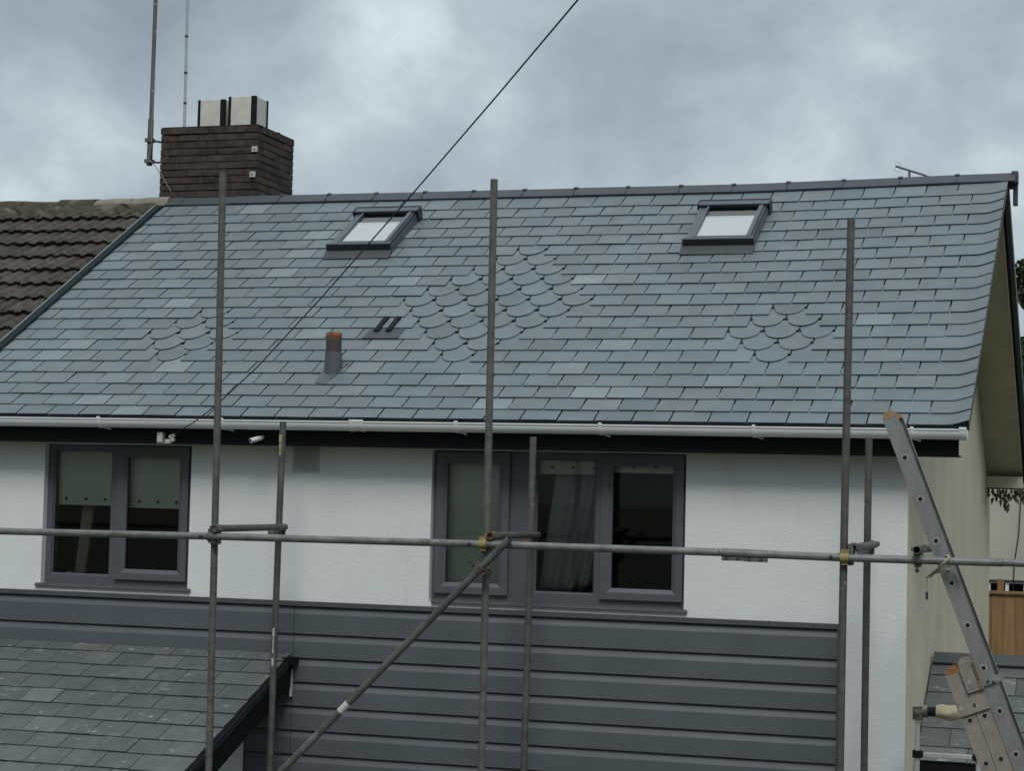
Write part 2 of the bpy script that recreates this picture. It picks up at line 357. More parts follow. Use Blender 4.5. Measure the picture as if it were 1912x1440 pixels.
# ridge tiles with their clips, and the end piece over the verge
rg = MB()
J = [-8.229, -8.05, -7.47, -6.93, -6.396, -5.872, -5.337, -4.812, -4.271, -3.735, -3.20, -2.665, -2.14, -1.605, -1.073, -.536, -.009, .525]
for a, b in zip(J[:-1], J[1:]):
    t = (1+rnd.gauss(0, .03),)*3; e = rnd.gauss(0, .0015)
    def q(x, s, h): return rp(x, s, h+sag(min(x, .30), s)+e)
    x0, x1 = a+.0015, b-.0015
    P = [(4.745, .012), (4.885, .021), (4.912, .022)]
    top = [(q(x0, s, h), q(x1, s, h)) for s, h in P]
    bk = [(rr(x0, .05, .030)+Vector((0, 0, sag(min(x0, .3), 4.9))), rr(x1, .05, .030)+Vector((0, 0, sag(min(x1, .3), 4.9)))),
          (rr(x0, .22, .012)+Vector((0, 0, sag(min(x0, .3), 4.9))), rr(x1, .22, .012)+Vector((0, 0, sag(min(x1, .3), 4.9))))]
    prof = [(q(x0, 4.745, -.004), q(x1, 4.745, -.004))] + top + bk
    vv = [v for pr_ in prof for v in pr_]
    rg.add(vv, [(2*i, 2*i+1, 2*i+3, 2*i+2) for i in range(len(prof)-1)], 'ridge_grey', t)
    rg.add([p_[0] for p_ in prof], [tuple(range(len(prof)))], 'ridge_grey', t); rg.add([p_[1] for p_ in prof], [tuple(reversed(range(len(prof))))], 'ridge_grey', t)
    if a > -7:
        # union clip: a small cap on top and a dark tab on the near face
        c = q(a, 4.905, .027); rg.obox(c-rn*.003, (.022, 0, 0), rd*.016, rn*.006, 'ridge_grey')
        c = q(a, 4.825, .021); rg.obox(c-rn*.003, (.0035, 0, 0), rd*.066, rn*.004, 'skylight_dark')
        c = q(a, 4.875, .024); rg.obox(c-rn*.003, (.016, 0, 0), rd*.006, rn*.004, 'skylight_dark')
rg.box(.500, .540, 3.93, 4.04, 7.28, 7.52, 'ridge_grey')
rg.box(.490, .545, 3.86, 4.02, 7.48, 7.585, 'ridge_grey')
rg.build('ridge', roof)

# verge of the far slope: soffit board and dark barge board
sb = MB()
def rv(x, s, h): return rr(x, s, h)
sb.hexa([rv(.002, .02, -.135), rv(.395, .02, -.135), rv(.395, RL-.1, -.135), rv(.002, RL-.1, -.135), rv(.002, .02, -.112), rv(.395, .02, -.112), rv(.395, RL-.1, -.112), rv(.002, RL-.1, -.112)], 'soffit_cream')
sb.box(.002, .395, RE-.36, RE-.02, 4.67, 4.80, 'soffit_cream')
sb.build('verge_soffit', house)
sb = MB()
sb.hexa([rv(.398, .03, -.17), rv(.43, .03, -.17), rv(.43, RL-.02, -.17), rv(.398, RL-.02, -.17), rv(.398, .03, -.094), rv(.43, .03, -.094), rv(.43, RL-.02, -.094), rv(.398, RL-.02, -.094)], 'fascia_black')
sb.hexa([rv(.385, .25, -.150), rv(.3965, .25, -.150), rv(.3965, RL-.02, -.150), rv(.385, RL-.02, -.150), rv(.385, .25, -.137), rv(.3965, .25, -.137), rv(.3965, RL-.02, -.137), rv(.385, RL-.02, -.137)], 'pvc_white')
sb.build('bargeboard', house)

# bonding strip against the older roof
bs = MB()
def strip(s0, s1, h):
    bs.hexa([rp(-8.278, s0, -.05), rp(-8.222, s0, -.05), rp(-8.222, s1, -.05), rp(-8.278, s1, -.05), rp(-8.278, s0, h), rp(-8.228, s0, h-.012), rp(-8.228, s1, h-.012), rp(-8.278, s1, h)], 'bonding_strip')
strip(-.03, 2.9, .034); strip(2.89, 4.68, .038)
bs.hexa([rp(-8.294, -.03, .0), rp(-8.2785, -.03, .0), rp(-8.2785, 4.66, .0), rp(-8.294, 4.66, .0), rp(-8.294, -.03, .043), rp(-8.2785, -.03, .043), rp(-8.2785, 4.66, .043), rp(-8.294, 4.66, .043)], 'lead_pale')
bs.build('bonding_gutter', house)

# ------------------------------------------------------------------ walls
def holed_wall(mb, x0, x1, z0, z1, y0, y1, holes, m):
    xs = sorted({x0, x1, *[h[0] for h in holes], *[h[1] for h in holes]}); zs = sorted({z0, z1, *[h[2] for h in holes], *[h[3] for h in holes]})
    for xa, xb in zip(xs[:-1], xs[1:]):
        for za, zb in zip(zs[:-1], zs[1:]):
            if any(h[0]-1e-6 <= xa and xb <= h[1]+1e-6 and h[2]-1e-6 <= za and zb <= h[3]+1e-6 for h in holes): continue
            mb.add([(xa, y0, za), (xb, y0, za), (xb, y0, zb), (xa, y0, zb)], [(0, 1, 2, 3)], m)
            mb.add([(xa, y1, za), (xa, y1, zb), (xb, y1, zb), (xb, y1, za)], [(0, 1, 2, 3)], m)
    for a, b, c, d in holes:
        mb.add([(a, y0, c), (a, y1, c), (a, y1, d), (a, y0, d)], [(0, 1, 2, 3)], m); mb.add([(b, y0, c), (b, y0, d), (b, y1, d), (b, y1, c)], [(0, 1, 2, 3)], m)
        mb.add([(a, y0, c), (b, y0, c), (b, y1, c), (a, y1, c)], [(0, 1, 2, 3)], m); mb.add([(a, y0, d), (a, y1, d), (b, y1, d), (b, y0, d)], [(0, 1, 2, 3)], m)
    for x in (x0, x1): mb.add([(x, y0, z0), (x, y1, z0), (x, y1, z1), (x, y0, z1)], [(0, 1, 2, 3)], m)
    mb.add([(x0, y0, z1), (x1, y0, z1), (x1, y1, z1), (x0, y1, z1)], [(0, 1, 2, 3)], m)
WIN1 = (-7.290, -5.905, 3.60, 4.803); WIN2 = (-3.772, -1.690, 3.59, 4.806)
wb = MB(); holed_wall(wb, -8.27, -.003, 0, 4.95, 0, .25, [WIN1, WIN2], 'render_white')
wb.build('front_wall', house)
gw = MB()
poly = [(.012, 0), (8.585, 0), (8.585, 4.66), (7.9, 4.93), (APY, APZ-.13), (.012, rp(0, (0.012-YE)/rd.y, -.105).z)]
gp = [(-.25, y, z) for y, z in poly] + [(0, y, z) for y, z in poly]; n_ = len(poly)
gw.add(gp, [tuple(reversed(range(n_))), tuple(range(n_, 2*n_))] + [(k, (k+1) % n_, n_+(k+1) % n_, n_+k) for k in range(n_)], 'render_cream')
gw.build('gable_wall', house)
bw = MB(); bw.box(-8.27, -.26, 8.2, 8.45, 0, 4.7, 'render_cream'); bw.box(-8.27, -8.1, .26, 8.19, 0, 4.9, 'render_cream'); bw.build('rear_wall', house)
iw = MB()
for xa, xb, yb in ((-7.95, -5.3, 2.6), (-4.6, -.4, 2.8)):
    ya, za, zb = .252, 2.6, 4.93
    q = [(xa, ya, za), (xb, ya, za), (xb, yb, za), (xa, yb, za), (xa, ya, zb), (xb, ya, zb), (xb, yb, zb), (xa, yb, zb)]
    iw.add(q, [(0, 1, 2, 3), (7, 6, 5, 4), (1, 5, 6, 2), (3, 2, 6, 7), (0, 3, 7, 4)], 'interior')
iw.build('interior_walls', house)

# fascia, soffit, gutter with brackets
fm = MB(); fm.box(XL, .385, -.25, -.228, 4.812, 5.005, 'fascia_black'); fm.build('fascia', house)
fm = MB(); fm.box(XL, .384, -.226, -.002, 4.815, 4.827, 'fascia_black'); fm.build('soffit', house)
gt = MB(); gx = [-8.22, .445]; n = 10; RG = .058
def gprof(r): return [(-.325 - r*math.cos(math.pi*k/n), 5.006 - r*1.20*math.sin(math.pi*k/n)) for k in range(n+1)]
po, pi_ = gprof(RG), gprof(RG-.004)
for pr_, fl in ((po, False), (pi_, True)):
    vv = [(x, y, z) for x in gx for y, z in pr_]
    fs = [(k, k+1, n+2+k, n+1+k) for k in range(n)]
    if fl: fs = [tuple(reversed(f)) for f in fs]
    gt.add(vv, fs, 'pvc_white', smooth=True)
gt.tube([(gx[0], po[0][0]-.001, 5.006), (gx[1], po[0][0]-.001, 5.006)], .0055, 'pvc_white', 8)
gt.add([(gx[1], y, z) for y, z in po], [tuple(range(n+1))], 'pvc_white')
gutter = gt.build('gutter', house)
def collar(xa, xb, r, bracket=True):
    m = MB(); pp = [(-.325 - r*math.cos(math.pi*k/n), 5.010 - r*1.22*math.sin(math.pi*k/n)) for k in range(n+1)]
    vv = [(x, y, z) for x in (xa, xb) for y, z in pp]
    m.add(vv, [(k, k+1, n+2+k, n+1+k) for k in range(n)], 'pvc_white', smooth=True)
    m.add([(xa, y, z) for y, z in pp], [tuple(range(n+1))], 'pvc_white'); m.add([(xb, y, z) for y, z in pp], [tuple(reversed(range(n+1)))], 'pvc_white')
    m.box(xa+.002, xb-.002, pp[0][0]-.004, pp[0][0]+.014, 5.008, 5.026, 'pvc_white')
    if bracket:
        m.tube([((xa+xb)/2, -.31, 4.944), ((xa+xb)/2+.05, -.255, 4.926)], .009, 'pvc_white', 6)
    m.build('gutter_bracket' if bracket else 'gutter_union', gutter)
for x in (-6.579, -5.457, -3.448, -2.285, -1.101, .06): collar(x-.014, x+.014, .065)
collar(-4.345, -4.32, .065, False); collar(-4.32, -4.25, .0615, False); collar(-4.25, -4.225, .065, False); collar(.395, .450, .0645, False)

# ------------------------------------------------------------------ windows
def ring(mb, xa, xb, za, zb, t, y0, y1, m, bt=None, tt=None):
    bt = bt or t; tt = tt or t
    mb.box(xa, xb, y0, y1, za, za+bt, m); mb.box(xa, xb, y0, y1, zb-tt, zb, m)
    mb.box(xa, xa+t, y0, y1, za+bt, zb-tt, m); mb.box(xb-t, xb, y0, y1, za+bt, zb-tt, m)
def mitred(mb, xa, xb, za, zb, t, y0, m, dp=.02):
    """sash ring with chamfered inner edge; front at y0"""
    a = [(xa, za), (xb, za), (xb, zb), (xa, zb)]; b = [(xa+t*.62, za+t*.62), (xb-t*.62, za+t*.62), (xb-t*.62, zb-t*.62), (xa+t*.62, zb-t*.62)]
    c = [(xa+t, za+t), (xb-t, za+t), (xb-t, zb-t), (xa+t, zb-t)]
    v = [(x, y0+.03, z) for x, z in a] + [(x, y0, z) for x, z in a] + [(x, y0, z) for x, z in b] + [(x, y0+dp, z) for x, z in c] + [(x, y0+.05, z) for x, z in c]
    f = []
    for L in range(4):
        for k in range(4): f.append((4*L+k, 4*L+(k+1) % 4, 4*L+4+(k+1) % 4, 4*L+4+k))
    mb.add(v, f, m)
def pane(parent, xa, xb, za, zb, y, m='pane'):
    p_ = MB(); p_.add([(xa, y, za), (xb, y, za), (xb, y, zb), (xa, y, zb)], [(0, 1, 2, 3)], m); return p_.build('pane', parent)
FY = .062
# left window
fr = MB(); ring(fr, -7.288, -5.907, 3.617, 4.80, .052, FY, FY+.06, 'frame_grey', .062)
fr.box(-6.66, -6.588, FY, FY+.06, 3.679, 4.748, 'frame_grey')
fr.box(-7.29, -5.90, FY-.004, FY+.055, 3.6145, 3.617, 'frame_grey')
win1 = fr.build('window', house)
m = MB(); mitred(m, -7.268, -6.652, 3.66, 4.785, .042, FY+.004, 'frame_grey'); m.build('glazing_bead', win1)
m = MB(); mitred(m, -6.612, -5.945, 3.668, 4.79, .088, FY-.03, 'frame_grey'); m.build('sash', win1)
pane(win1, -7.23, -6.69, 3.69, 4.75, FY+.032); pane(win1, -6.55, -6.0, 3.73, 4.73, FY+.012)
s_ = MB(); s_.box(-7.335, -5.872, -.026, .06, 3.588, 3.606, 'sill_grey'); s_.box(-7.33, -5.877, -.022, .058, 3.6065, 3.614, 'sill_grey'); s_.build('sill', win1, .004)
# right window
fr = MB(); ring(fr, -3.770, -1.692, 3.612, 4.803, .05, FY, FY+.06, 'frame_grey', .062)
fr.box(-3.165, -2.935, FY+.004, FY+.056, 3.674, 4.753, 'frame_grey'); fr.box(-2.405, -2.33, FY, FY+.06, 3.674, 4.753, 'frame_grey')
fr.box(-3.772, -1.688, FY-.004, FY+.055, 3.6105, 3.612, 'frame_grey')
win2 = fr.build('window', house)
m = MB(); mitred(m, -3.745, -3.128, 3.662, 4.79, .088, FY-.03, 'frame_grey'); m.build('sash', win2)
m = MB(); mitred(m, -2.372, -1.715, 3.664, 4.795, .088, FY-.03, 'frame_grey'); m.build('sash', win2)
m = MB(); mitred(m, -2.95, -2.395, 3.66, 4.785, .045, FY+.004, 'frame_grey'); m.build('glazing_bead', win2)
pane(win2, -3.67, -3.2, 3.73, 4.73, FY+.012); pane(win2, -2.93, -2.42, 3.69, 4.75, FY+.032); pane(win2, -2.3, -1.79, 3.73, 4.73, FY+.012)
s_ = MB(); s_.box(-3.745, -1.66, -.026, .06, 3.583, 3.602, 'sill_grey'); s_.box(-3.74, -1.665, -.022, .058, 3.6025, 3.610, 'sill_grey'); s_.build('sill', win2, .004)

# roller blinds, curtain, things just inside the glass
def blind(xa, xb, zb, eyes, label, mat='blind_cream', zt=4.80):
    y = .155
    b_ = MB(); b_.box(xa, xb, y, y+.003, zb, zt, mat); b_.box(xa, xb, y-.005, y+.008, zb-.012, zb, mat)
    o_ = tag(b_.build('roller_blind'), label, 'blind', 'roller blinds in the upper windows')
    for ex in eyes:
        e_ = MB(); e_.tube([(ex, y-.004, zb+.04), (ex, y-.0005, zb+.04)], .014, 'bolt_dark', 10); e_.build('eyelet', o_)
blind(-7.235, -6.66, 4.295, (-7.16, -6.97, -6.785), 'half drawn cream roller blind with eyelets behind the fixed pane of the left window')
blind(-6.56, -5.99, 4.285, (-6.46, -6.285, -6.11), 'half drawn cream roller blind with eyelets behind the opening sash of the left window')
blind(-2.94, -2.40, 4.645, (-2.81, -2.64, -2.46), 'cream roller blind rolled nearly up above the pale curtain')
blind(-2.32, -1.77, 4.665, (-2.14, -1.97), 'cream roller blind rolled nearly up in the rightmost dark pane')
blind(-3.69, -3.18, 3.70, (), 'roller blind pulled fully down behind the left sash of the wide window')
cu = MB(); nn = 46; rows = 16; vv = []
for j in range(rows+1):
    t = j/rows; z = 4.72 - t*1.0
    for i in range(nn+1):
        u = i/nn; wv = (.012+.026*u)*math.sin(2*math.pi*(3.1*u**1.5+.15*t)+.4)*(.6+.6*t) + .006*math.sin(u*29+2*t)
        xx = -2.90 + .12*(1-t)*.9 - .03*t + u*(.50 - .05*t); vv.append((min(xx, -2.42), .235+wv, z + (.05*max(0, u-.6)/.4*t)))
cu.add(vv, [(j*(nn+1)+i, (j+1)*(nn+1)+i, (j+1)*(nn+1)+i+1, j*(nn+1)+i+1) for j in range(rows) for i in range(nn)], 'curtain_grey', smooth=True)
cu_o = cu.build('curtain'); sm = cu_o.modifiers.new('thickness', 'SOLIDIFY'); sm.thickness = .003
tag(cu_o, 'pale grey pleated curtain hanging behind the middle pane of the wide window', 'curtain')
wp = MB(); wp.hexa([(-7.13, .27, 3.60), (-7.03, .27, 3.60), (-7.03, .31, 3.60), (-7.13, .31, 3.60), (-7.03, .29, 4.72), (-6.92, .29, 4.72), (-6.92, .33, 4.72), (-7.03, .33, 4.72)], 'wood_tan')
tag(wp.build('wooden_board'), 'tan wooden board leaning upright inside the left window below the blind', 'board')
pp = MB(); pp.hexa([(-7.10, .10, 3.684), (-6.94, .13, 3.684), (-6.95, .20, 3.684), (-7.11, .17, 3.684), (-7.10, .10, 3.712), (-6.94, .13, 3.690), (-6.95, .20, 3.690), (-7.11, .17, 3.712)], 'blind_white')
tag(pp.build('paper_sheet'), 'folded white paper lying on the inner sill of the left window', 'paper')
wi = MB(); wi.box(-7.28, -5.92, .124, .25, 3.64, 3.682, 'frame_grey'); wi.build('inner_sill', house); wi = MB(); wi.box(-3.76, -1.70, .124, .25, 3.63, 3.675, 'frame_grey'); wi.build('inner_sill', house)

# wall vent
v_ = MB(); v_.box(-4.985, -4.752, -.012, -.001, 4.605, 4.80, 'wall_vent')
for k in range(8): z = 4.625+k*.0215; v_.hexa([(-4.965, -.024, z), (-4.772, -.024, z), (-4.772, -.0125, z), (-4.965, -.0125, z), (-4.965, -.015, z+.014), (-4.772, -.015, z+.014), (-4.772, -.0125, z+.014), (-4.965, -.0125, z+.014)], 'wall_vent')
v_.build('wall_vent', house)

# ------------------------------------------------------------------ cladding
cl_ = MB(); xa, xb, xj = -8.265, -.505, -4.918
z = 3.510; zs = [3.510, 3.287]
while zs[-1] > .3: zs.append(zs[-1]-.1945)
for i, (zt, zb) in enumerate(zip(zs[:-1], zs[1:])):
    cv = .058
    prof = [(-.008, zt+.004), (-.018, zt-.011), (-.021, zt-.013), (-.0235, zt-.025), (-.0295, zt-.040), (-.0375, zt-cv), (-.0385, zt-cv-.004), (-.0385, zb+.004), (-.035, zb), (-.008, zb)]
    for (q0, q1) in ((xa, xj-.0025), (xj+.0025, xb)):
        t = (1+rnd.gauss(0, .012),)*3; n = len(prof)
        vv = [(x, y, z) for x in (q0, q1) for y, z in prof]
        cl_.add(vv, [(k, k+1, n+k+1, n+k) for k in range(n-1)], 'cladding_grey', t)
        cl_.add([(q1, y, z) for y, z in prof], [tuple(range(n))], 'cladding_grey', t); cl_.add([(q0, y, z) for y, z in prof], [tuple(reversed(range(n)))], 'cladding_grey', t)
cl_.box(xa, xb, -.0078, -.002, zs[-1], 3.55, 'underlay')
clad = cl_.build('cladding', house)
tr_ = MB(); tr_.box(xa, xb+.012, -.045, -.0082, 3.5145, 3.552, 'trim_grey'); tr_.box(xb+.001, xb+.012, -.045, -.0082, zs[-1], 3.514, 'trim_grey')
for x, dz in ((-1.02, .012), (-.68, -.006)): tr_.tube([(x, -.047, 3.537+dz), (x, -.0455, 3.537+dz)], .006, 'hole_black', 8)
tr_.build('cladding_trim', clad)

# ------------------------------------------------------------------ skylights
def skylight(x0, sb0, label=None):
    L = 0.0
    def P(x, s, h): return rp(x0+x, sb0+s, h + sag(x0+.3, sb0+.4))
    def bx(mb, xa, xb, sa, sb_, ha, hb, m, hb2=None):
        hb2 = hb if hb2 is None else hb2
        mb.hexa([P(xa, sa, ha), P(xb, sa, ha), P(xb, sb_, ha), P(xa, sb_, ha), P(xa, sa, hb), P(xb, sa, hb), P(xb, sb_, hb2), P(xa, sb_, hb2)], m)
    W_, LN = .628, .90
    f_ = MB()
    bx(f_, -.016, W_+.012, -.014, .012, .040, .104, 'skylight_dark')                # dark lower face
    bx(f_, 0, W_, .0125, .06, -.02, .098, 'skylight_frame')                        # bottom rail
    bx(f_, 0, .068, .0605, LN-.02, -.02, .084, 'skylight_frame'); bx(f_, .068, .085, .0605, LN-.02, -.02, .102, 'skylight_frame')
    bx(f_, W_-.068, W_-.03, .0605, LN-.02, -.02, .104, 'skylight_frame'); bx(f_, W_-.0295, W_, .0605, LN-.02, -.02, .094, 'skylight_dark')
    bx(f_, W_+.0005, W_+.008, .013, LN-.02, -.02, .070, 'skylight_frame')
    bx(f_, .085, W_-.0685, .0605, .078, -.02, .100, 'skylight_frame')
    bx(f_, .085, W_-.068, LN-.08, LN-.0205, -.02, .09, 'skylight_dark')
    bx(f_, .085, W_-.068, .079, LN-.0805, -.02, .045, 'skylight_inner')  # brownish dark sheet painted in for the unlit cavity above the blind
    sk = f_.build('skylight', house)
    c_ = MB(); bx(c_, -.022, W_+.022, LN-.085, LN-.002, .088, .112, 'skylight_frame', .118); bx(c_, -.03, -.0225, LN-.11, LN+.01, .06, .122, 'skylight_dark'); bx(c_, W_+.0225, W_+.032, LN-.11, LN+.01, .02, .126, 'skylight_dark')
    bx(c_, -.022, W_+.022, LN-.098, LN-.0855, .084, .108, 'skylight_dark'); bx(c_, -.022, W_+.022, LN-.001, LN+.01, -.01, .124, 'skylight_dark')
    c_.build('cowl', sk)
    a_ = MB(); a_.hexa([P(-.03, -.12, -.002), P(W_+.02, -.12, -.002), P(W_+.02, .01, .03), P(-.03, .01, .03), P(-.03, -.12, .004), P(W_+.02, -.12, .004), P(W_+.02, .01, .047), P(-.03, .01, .047)], 'apron_grey'); a_.build('apron', sk)
    b_ = MB(); bx(b_, .086, W_-.069, .079, LN-.285, .064, .069, 'blind_white'); bx(b_, .0865, W_-.0695, LN-.31, LN-.286, .0695, .073, 'blind_white'); b_.build('roof_blind', sk)
    p_ = MB(); p_.add([P(.085, .078, .078), P(W_-.068, .078, .078), P(W_-.068, LN-.08, .078), P(.085, LN-.08, .078)], [(0, 1, 2, 3)], 'pane_roof'); p_.build('pane', sk)
skylight(-5.812, 3.36); skylight(-2.315, 3.345)

# soil pipe through the roof, slate vent
pb = Vector((-4.83, .42, 0)); zb0 = rp(0, (pb.y-YE)/rd.y).z
sp = MB()
sp.tube([(pb.x, pb.y, zb0-.10), (pb.x, pb.y, zb0+.06), (pb.x, pb.y, zb0+.155)], [.080, .073, .070], 'lead', 20)
sp.tube([(pb.x, pb.y, zb0+.12), (pb.x, pb.y, zb0+.315)], .066, 'pipe_dark', 20, hollow=.84, capm='pipe_rim')
sp.tube([(pb.x, pb.y, zb0+.255), (pb.x, pb.y, zb0+.3145)], .0668, 'pipe_rust', 20, cap=False)
sp.tube([(pb.x, pb.y, zb0+.291), (pb.x, pb.y, zb0+.3148)], .0676, 'pipe_rim', 20, cap=False)
spo = sp.build('soil_pipe', house)
f_ = MB(); f_.hexa([rp(-4.90, .60, -.004), rp(-4.80, .585, -.004), rp(-4.74, .98, -.006), rp(-4.93, .98, -.006), rp(-4.90, .60, .003), rp(-4.80, .585, .003), rp(-4.74, .98, .0045), rp(-4.93, .98, .0045)], 'lead'); f_.build('flashing', spo)
vt = MB(); vt.hexa([rp(-4.79, 1.462, -.006), rp(-4.466, 1.462, -.006), rp(-4.466, 1.70, -.012), rp(-4.79, 1.70, -.012), rp(-4.79, 1.462, .005), rp(-4.466, 1.462, .005), rp(-4.466, 1.70, -.007), rp(-4.79, 1.70, -.007)], 'vent_slate')
for x in (-4.712, -4.60): vt.hexa([rp(x-.024, 1.60, -.005), rp(x+.024, 1.60, -.005), rp(x+.024, 1.905, -.01), rp(x-.024, 1.905, -.01), rp(x-.022, 1.605, .014), rp(x+.022, 1.605, .014), rp(x+.022, 1.90, .012), rp(x-.022, 1.90, .012)], 'black_trim')
vt.build('slate_vent', house)

# ------------------------------------------------------------------ chimney
CX0, CX1, CY0, CY1 = -8.445, -7.300, 4.08, 5.02
ch = MB(); ch.box(CX0+.009, CX1-.009, CY0+.009, CY1-.009, 6.3, 8.33, 'mortar_dark')
r3 = random.Random(3); nco = 15; zc = 8.315
for k in range(nco):
    z1 = zc-k*.0765; z0 = z1-.065
    def runs(a, b, off):
        xs = [a]; x = a+off
        while x < b-.05: xs.append(x); x += .225
        return list(zip(xs, xs[1:]+[b]))
    def tn(): v = 1+r3.gauss(0, .13); return (v*(1+r3.gauss(0, .05)), v, v)
    jf = .012 if k == 0 else 0
    for a, b in runs(CX0, CX1, .225 if k % 2 else .1125):
        j = r3.gauss(0, .0035)+jf; ch.box(a+.0025, b-.0025, CY0-j, CY0+.1, z0, z1+r3.gauss(0, .002), 'brick', tn())
        ch.box(a+.004, b-.004, CY1-.1, CY1+j, z0, z1, 'brick', tn())
    for a, b in runs(CY0+.1, CY1-.1, .125 if k % 2 else .2375):
        j = r3.gauss(0, .004)+jf; ch.box(CX1-.1, CX1+j, a+.0025, b-.0025, z0, z1+r3.gauss(0, .002), 'brick', tn())
        ch.box(CX0-j, CX0+.1, a+.004, b-.004, z0, z1, 'brick', tn())
# uneven flaunching on top
vv = []; nx_, ny_ = 12, 9
for j in range(ny_+1):
    for i in range(nx_+1):
        e = min(i, nx_-i, j, ny_-j); vv.append((CX0-.006+(CX1-CX0+.012)*i/nx_, CY0-.006+(CY1-CY0+.012)*j/ny_, 8.318+.014*min(e, 2)+r3.gauss(0, .006)))
ch.add(vv, [(j*(nx_+1)+i, j*(nx_+1)+i+1, (j+1)*(nx_+1)+i+1, (j+1)*(nx_+1)+i) for j in range(ny_) for i in range(nx_)], 'mortar_dark')
chim = ch.build('chimney', house)
for x, z in ((-7.31, 8.06), (-7.325, 7.79)):
    cb = MB(); cb.box(x-.05, x+.012, CY0-.02, CY0-.004, z-.03, z+.03, 'white_plastic'); cb.tube([(x-.02, CY0-.024, z-.004), (x-.02, CY0-.0205, z-.004)], .011, 'coupler_grey', 8); cb.build('cable_clip', chim)
pc = MB(); pc.tube([(-8.18, CY0-.018, 8.065), (-7.7, CY0-.018, 8.055), (-7.36, CY0-.018, 8.06)], .0022, 'mast_brown', 6); pc.build('aerial_lead', chim)
for x0, yy in ((-8.125, 4.30), (-7.742, 4.26)):
    p_ = MB(); w_ = .315; zt = 8.655 if x0 < -8 else 8.672
    p_.box(x0+.02, x0+w_-.02, yy+.02, yy+w_-.02, 8.30, zt-.01, 'pot_panel')
    p_.box(x0+.028, x0+w_-.052, yy, yy+.0195, 8.31, zt, 'pot_panel'); p_.box(x0+.04, x0+w_-.04, yy+w_-.0195, yy+w_, 8.31, zt, 'pot_panel')
    p_.box(x0, x0+.0195, yy+.03, yy+w_-.03, 8.31, zt, 'pot_panel'); p_.box(x0+w_-.0195, x0+w_, yy+.03, yy+w_-.03, 8.31, zt, 'pot_panel')
    for qx in (x0-.003, x0+w_-.05):
        wd_ = .03 if qx < x0 else .058
        for qy in (yy-.004, yy+w_-.028): p_.box(qx, qx+wd_, qy, qy+.032, 8.31, zt+.004, 'black_trim')
    p_.build('chimney_pot', chim, .003)

# ------------------------------------------------------------------ masts on the chimney
ms = thing('aerial_mast', (-8.635, 4.2, 7.93), 'thick brown weathered mast bracketed to the left side of the chimney', 'mast')
m = MB(); m.tube([(-8.637, 4.2, 7.94), (-8.637, 4.2, 8.45), (-8.634, 4.2, 8.452), (-8.630, 4.2, 10.4)], [.031, .031, .024, .021], 'mast_brown', 12); m.build('pole', ms)
for z in (8.215, 7.985):
    b_ = MB(); b_.tube([(-8.635, 4.2, z), (-8.55, 4.22, z-.012), (-8.447, 4.24, z-.03 if z > 8.1 else z)], .011, 'bolt_dark', 8); b_.box(-8.68, -8.60, 4.155, 4.245, z-.02, z+.02, 'coupler_grey'); b_.box(-8.455, -8.4485, 4.15, 4.33, z-.06, z+.04, 'bolt_dark'); b_.build('bracket', ms)
b_ = MB(); b_.tube([(-8.60, 4.17, 9.0), (-8.604, 4.165, 8.4), (-8.575, 4.12, 8.17), (-8.60, 4.1, 8.0), (-8.50, 4.05, 7.92), (-8.40, 4.04, 7.80), (-8.28, 4.03, 7.62)], .0045, 'coax_grey', 6); b_.build('coax_cable', ms)
ms = thing('aerial_mast', (-8.43, 4.62, 8.30), 'thin pale mast with dark bands rising behind the chimney top', 'mast')
m = MB(); m.tube([(-8.445, 4.62, 8.31), (-8.468, 4.62, 10.4)], .0165, 'mast_pale', 10); m.build('pole', ms)
for z in (8.70, 9.04, 9.45): m = MB(); x = -8.445-(z-8.31)*.011; m.tube([(x, 4.62, z-.012), (x, 4.62, z+.012)], .019, 'bolt_dark', 10); m.build('band', ms)

# ------------------------------------------------------------------ older house to the left
nb = thing('neighbour_house', (-11, 0, 0), 'older attached house under a mossy brown concrete tile roof left of the slates', 'house')
tm = MB(); r4 = random.Random(11); dx = .0125; nx_ = int((13.3-8.335)/dx); gauge = .335
def prof(x): u = (x/.15) % 1; d = abs(u-.5); return .017*min(1, max(0, (.30-d)/.09)) + .002*math.sin(2*math.pi*u)
gauge = .342; rows = [4.49-gauge*k for k in range(13, -1, -1)]; rows = [q for q in rows if q > -.1]
for s0 in rows:
    s1 = min(s0+gauge, 4.80); off = r4.gauss(0, .004); js = [r4.gauss(0, .0035) for _ in range(20)]; ts = [(lambda v: (v*1.02, v, v*.97))(1+r4.gauss(0, .13)) for _ in range(20)]
    vv = []; nn_ = nx_+1
    for lev in range(4):
        for i in range(nn_):
            x = -8.335-i*dx; ti = int((i*dx)/.30); jj = js[ti] + r4.gauss(0, .002)
            h = prof(x+off)+jj
            a = [(s0+.03, -.075), (s0+r4.gauss(0, .006), -.018+h), (s0+.014, -.012+h), (s1+.03, -.058+h)][lev]
            vv.append(rp(x, *a))
    for lev in range(3):
        for i in range(nx_):
            tm.add([vv[lev*nn_+i], vv[lev*nn_+i+1], vv[(lev+1)*nn_+i+1], vv[(lev+1)*nn_+i]], [(3, 2, 1, 0)], 'tile_brown', ts[int(i*dx/.30)])
tm.hexa([rp(-13.3, 0, -.15), rp(-8.335, 0, -.15), rp(-8.335, 4.85, -.15), rp(-13.3, 4.85, -.15), rp(-13.3, 0, -.06), rp(-8.335, 0, -.06), rp(-8.335, 4.85, -.06), rp(-13.3, 4.85, -.06)], 'underlay')
tm.hexa([rr(-13.3, 0, -.1), rr(-8.335, 0, -.1), rr(-8.335, RL, -.1), rr(-13.3, RL, -.1), rr(-13.3, 0, -.02), rr(-8.335, 0, -.02), rr(-8.335, RL, -.02), rr(-13.3, RL, -.02)], 'tile_brown')
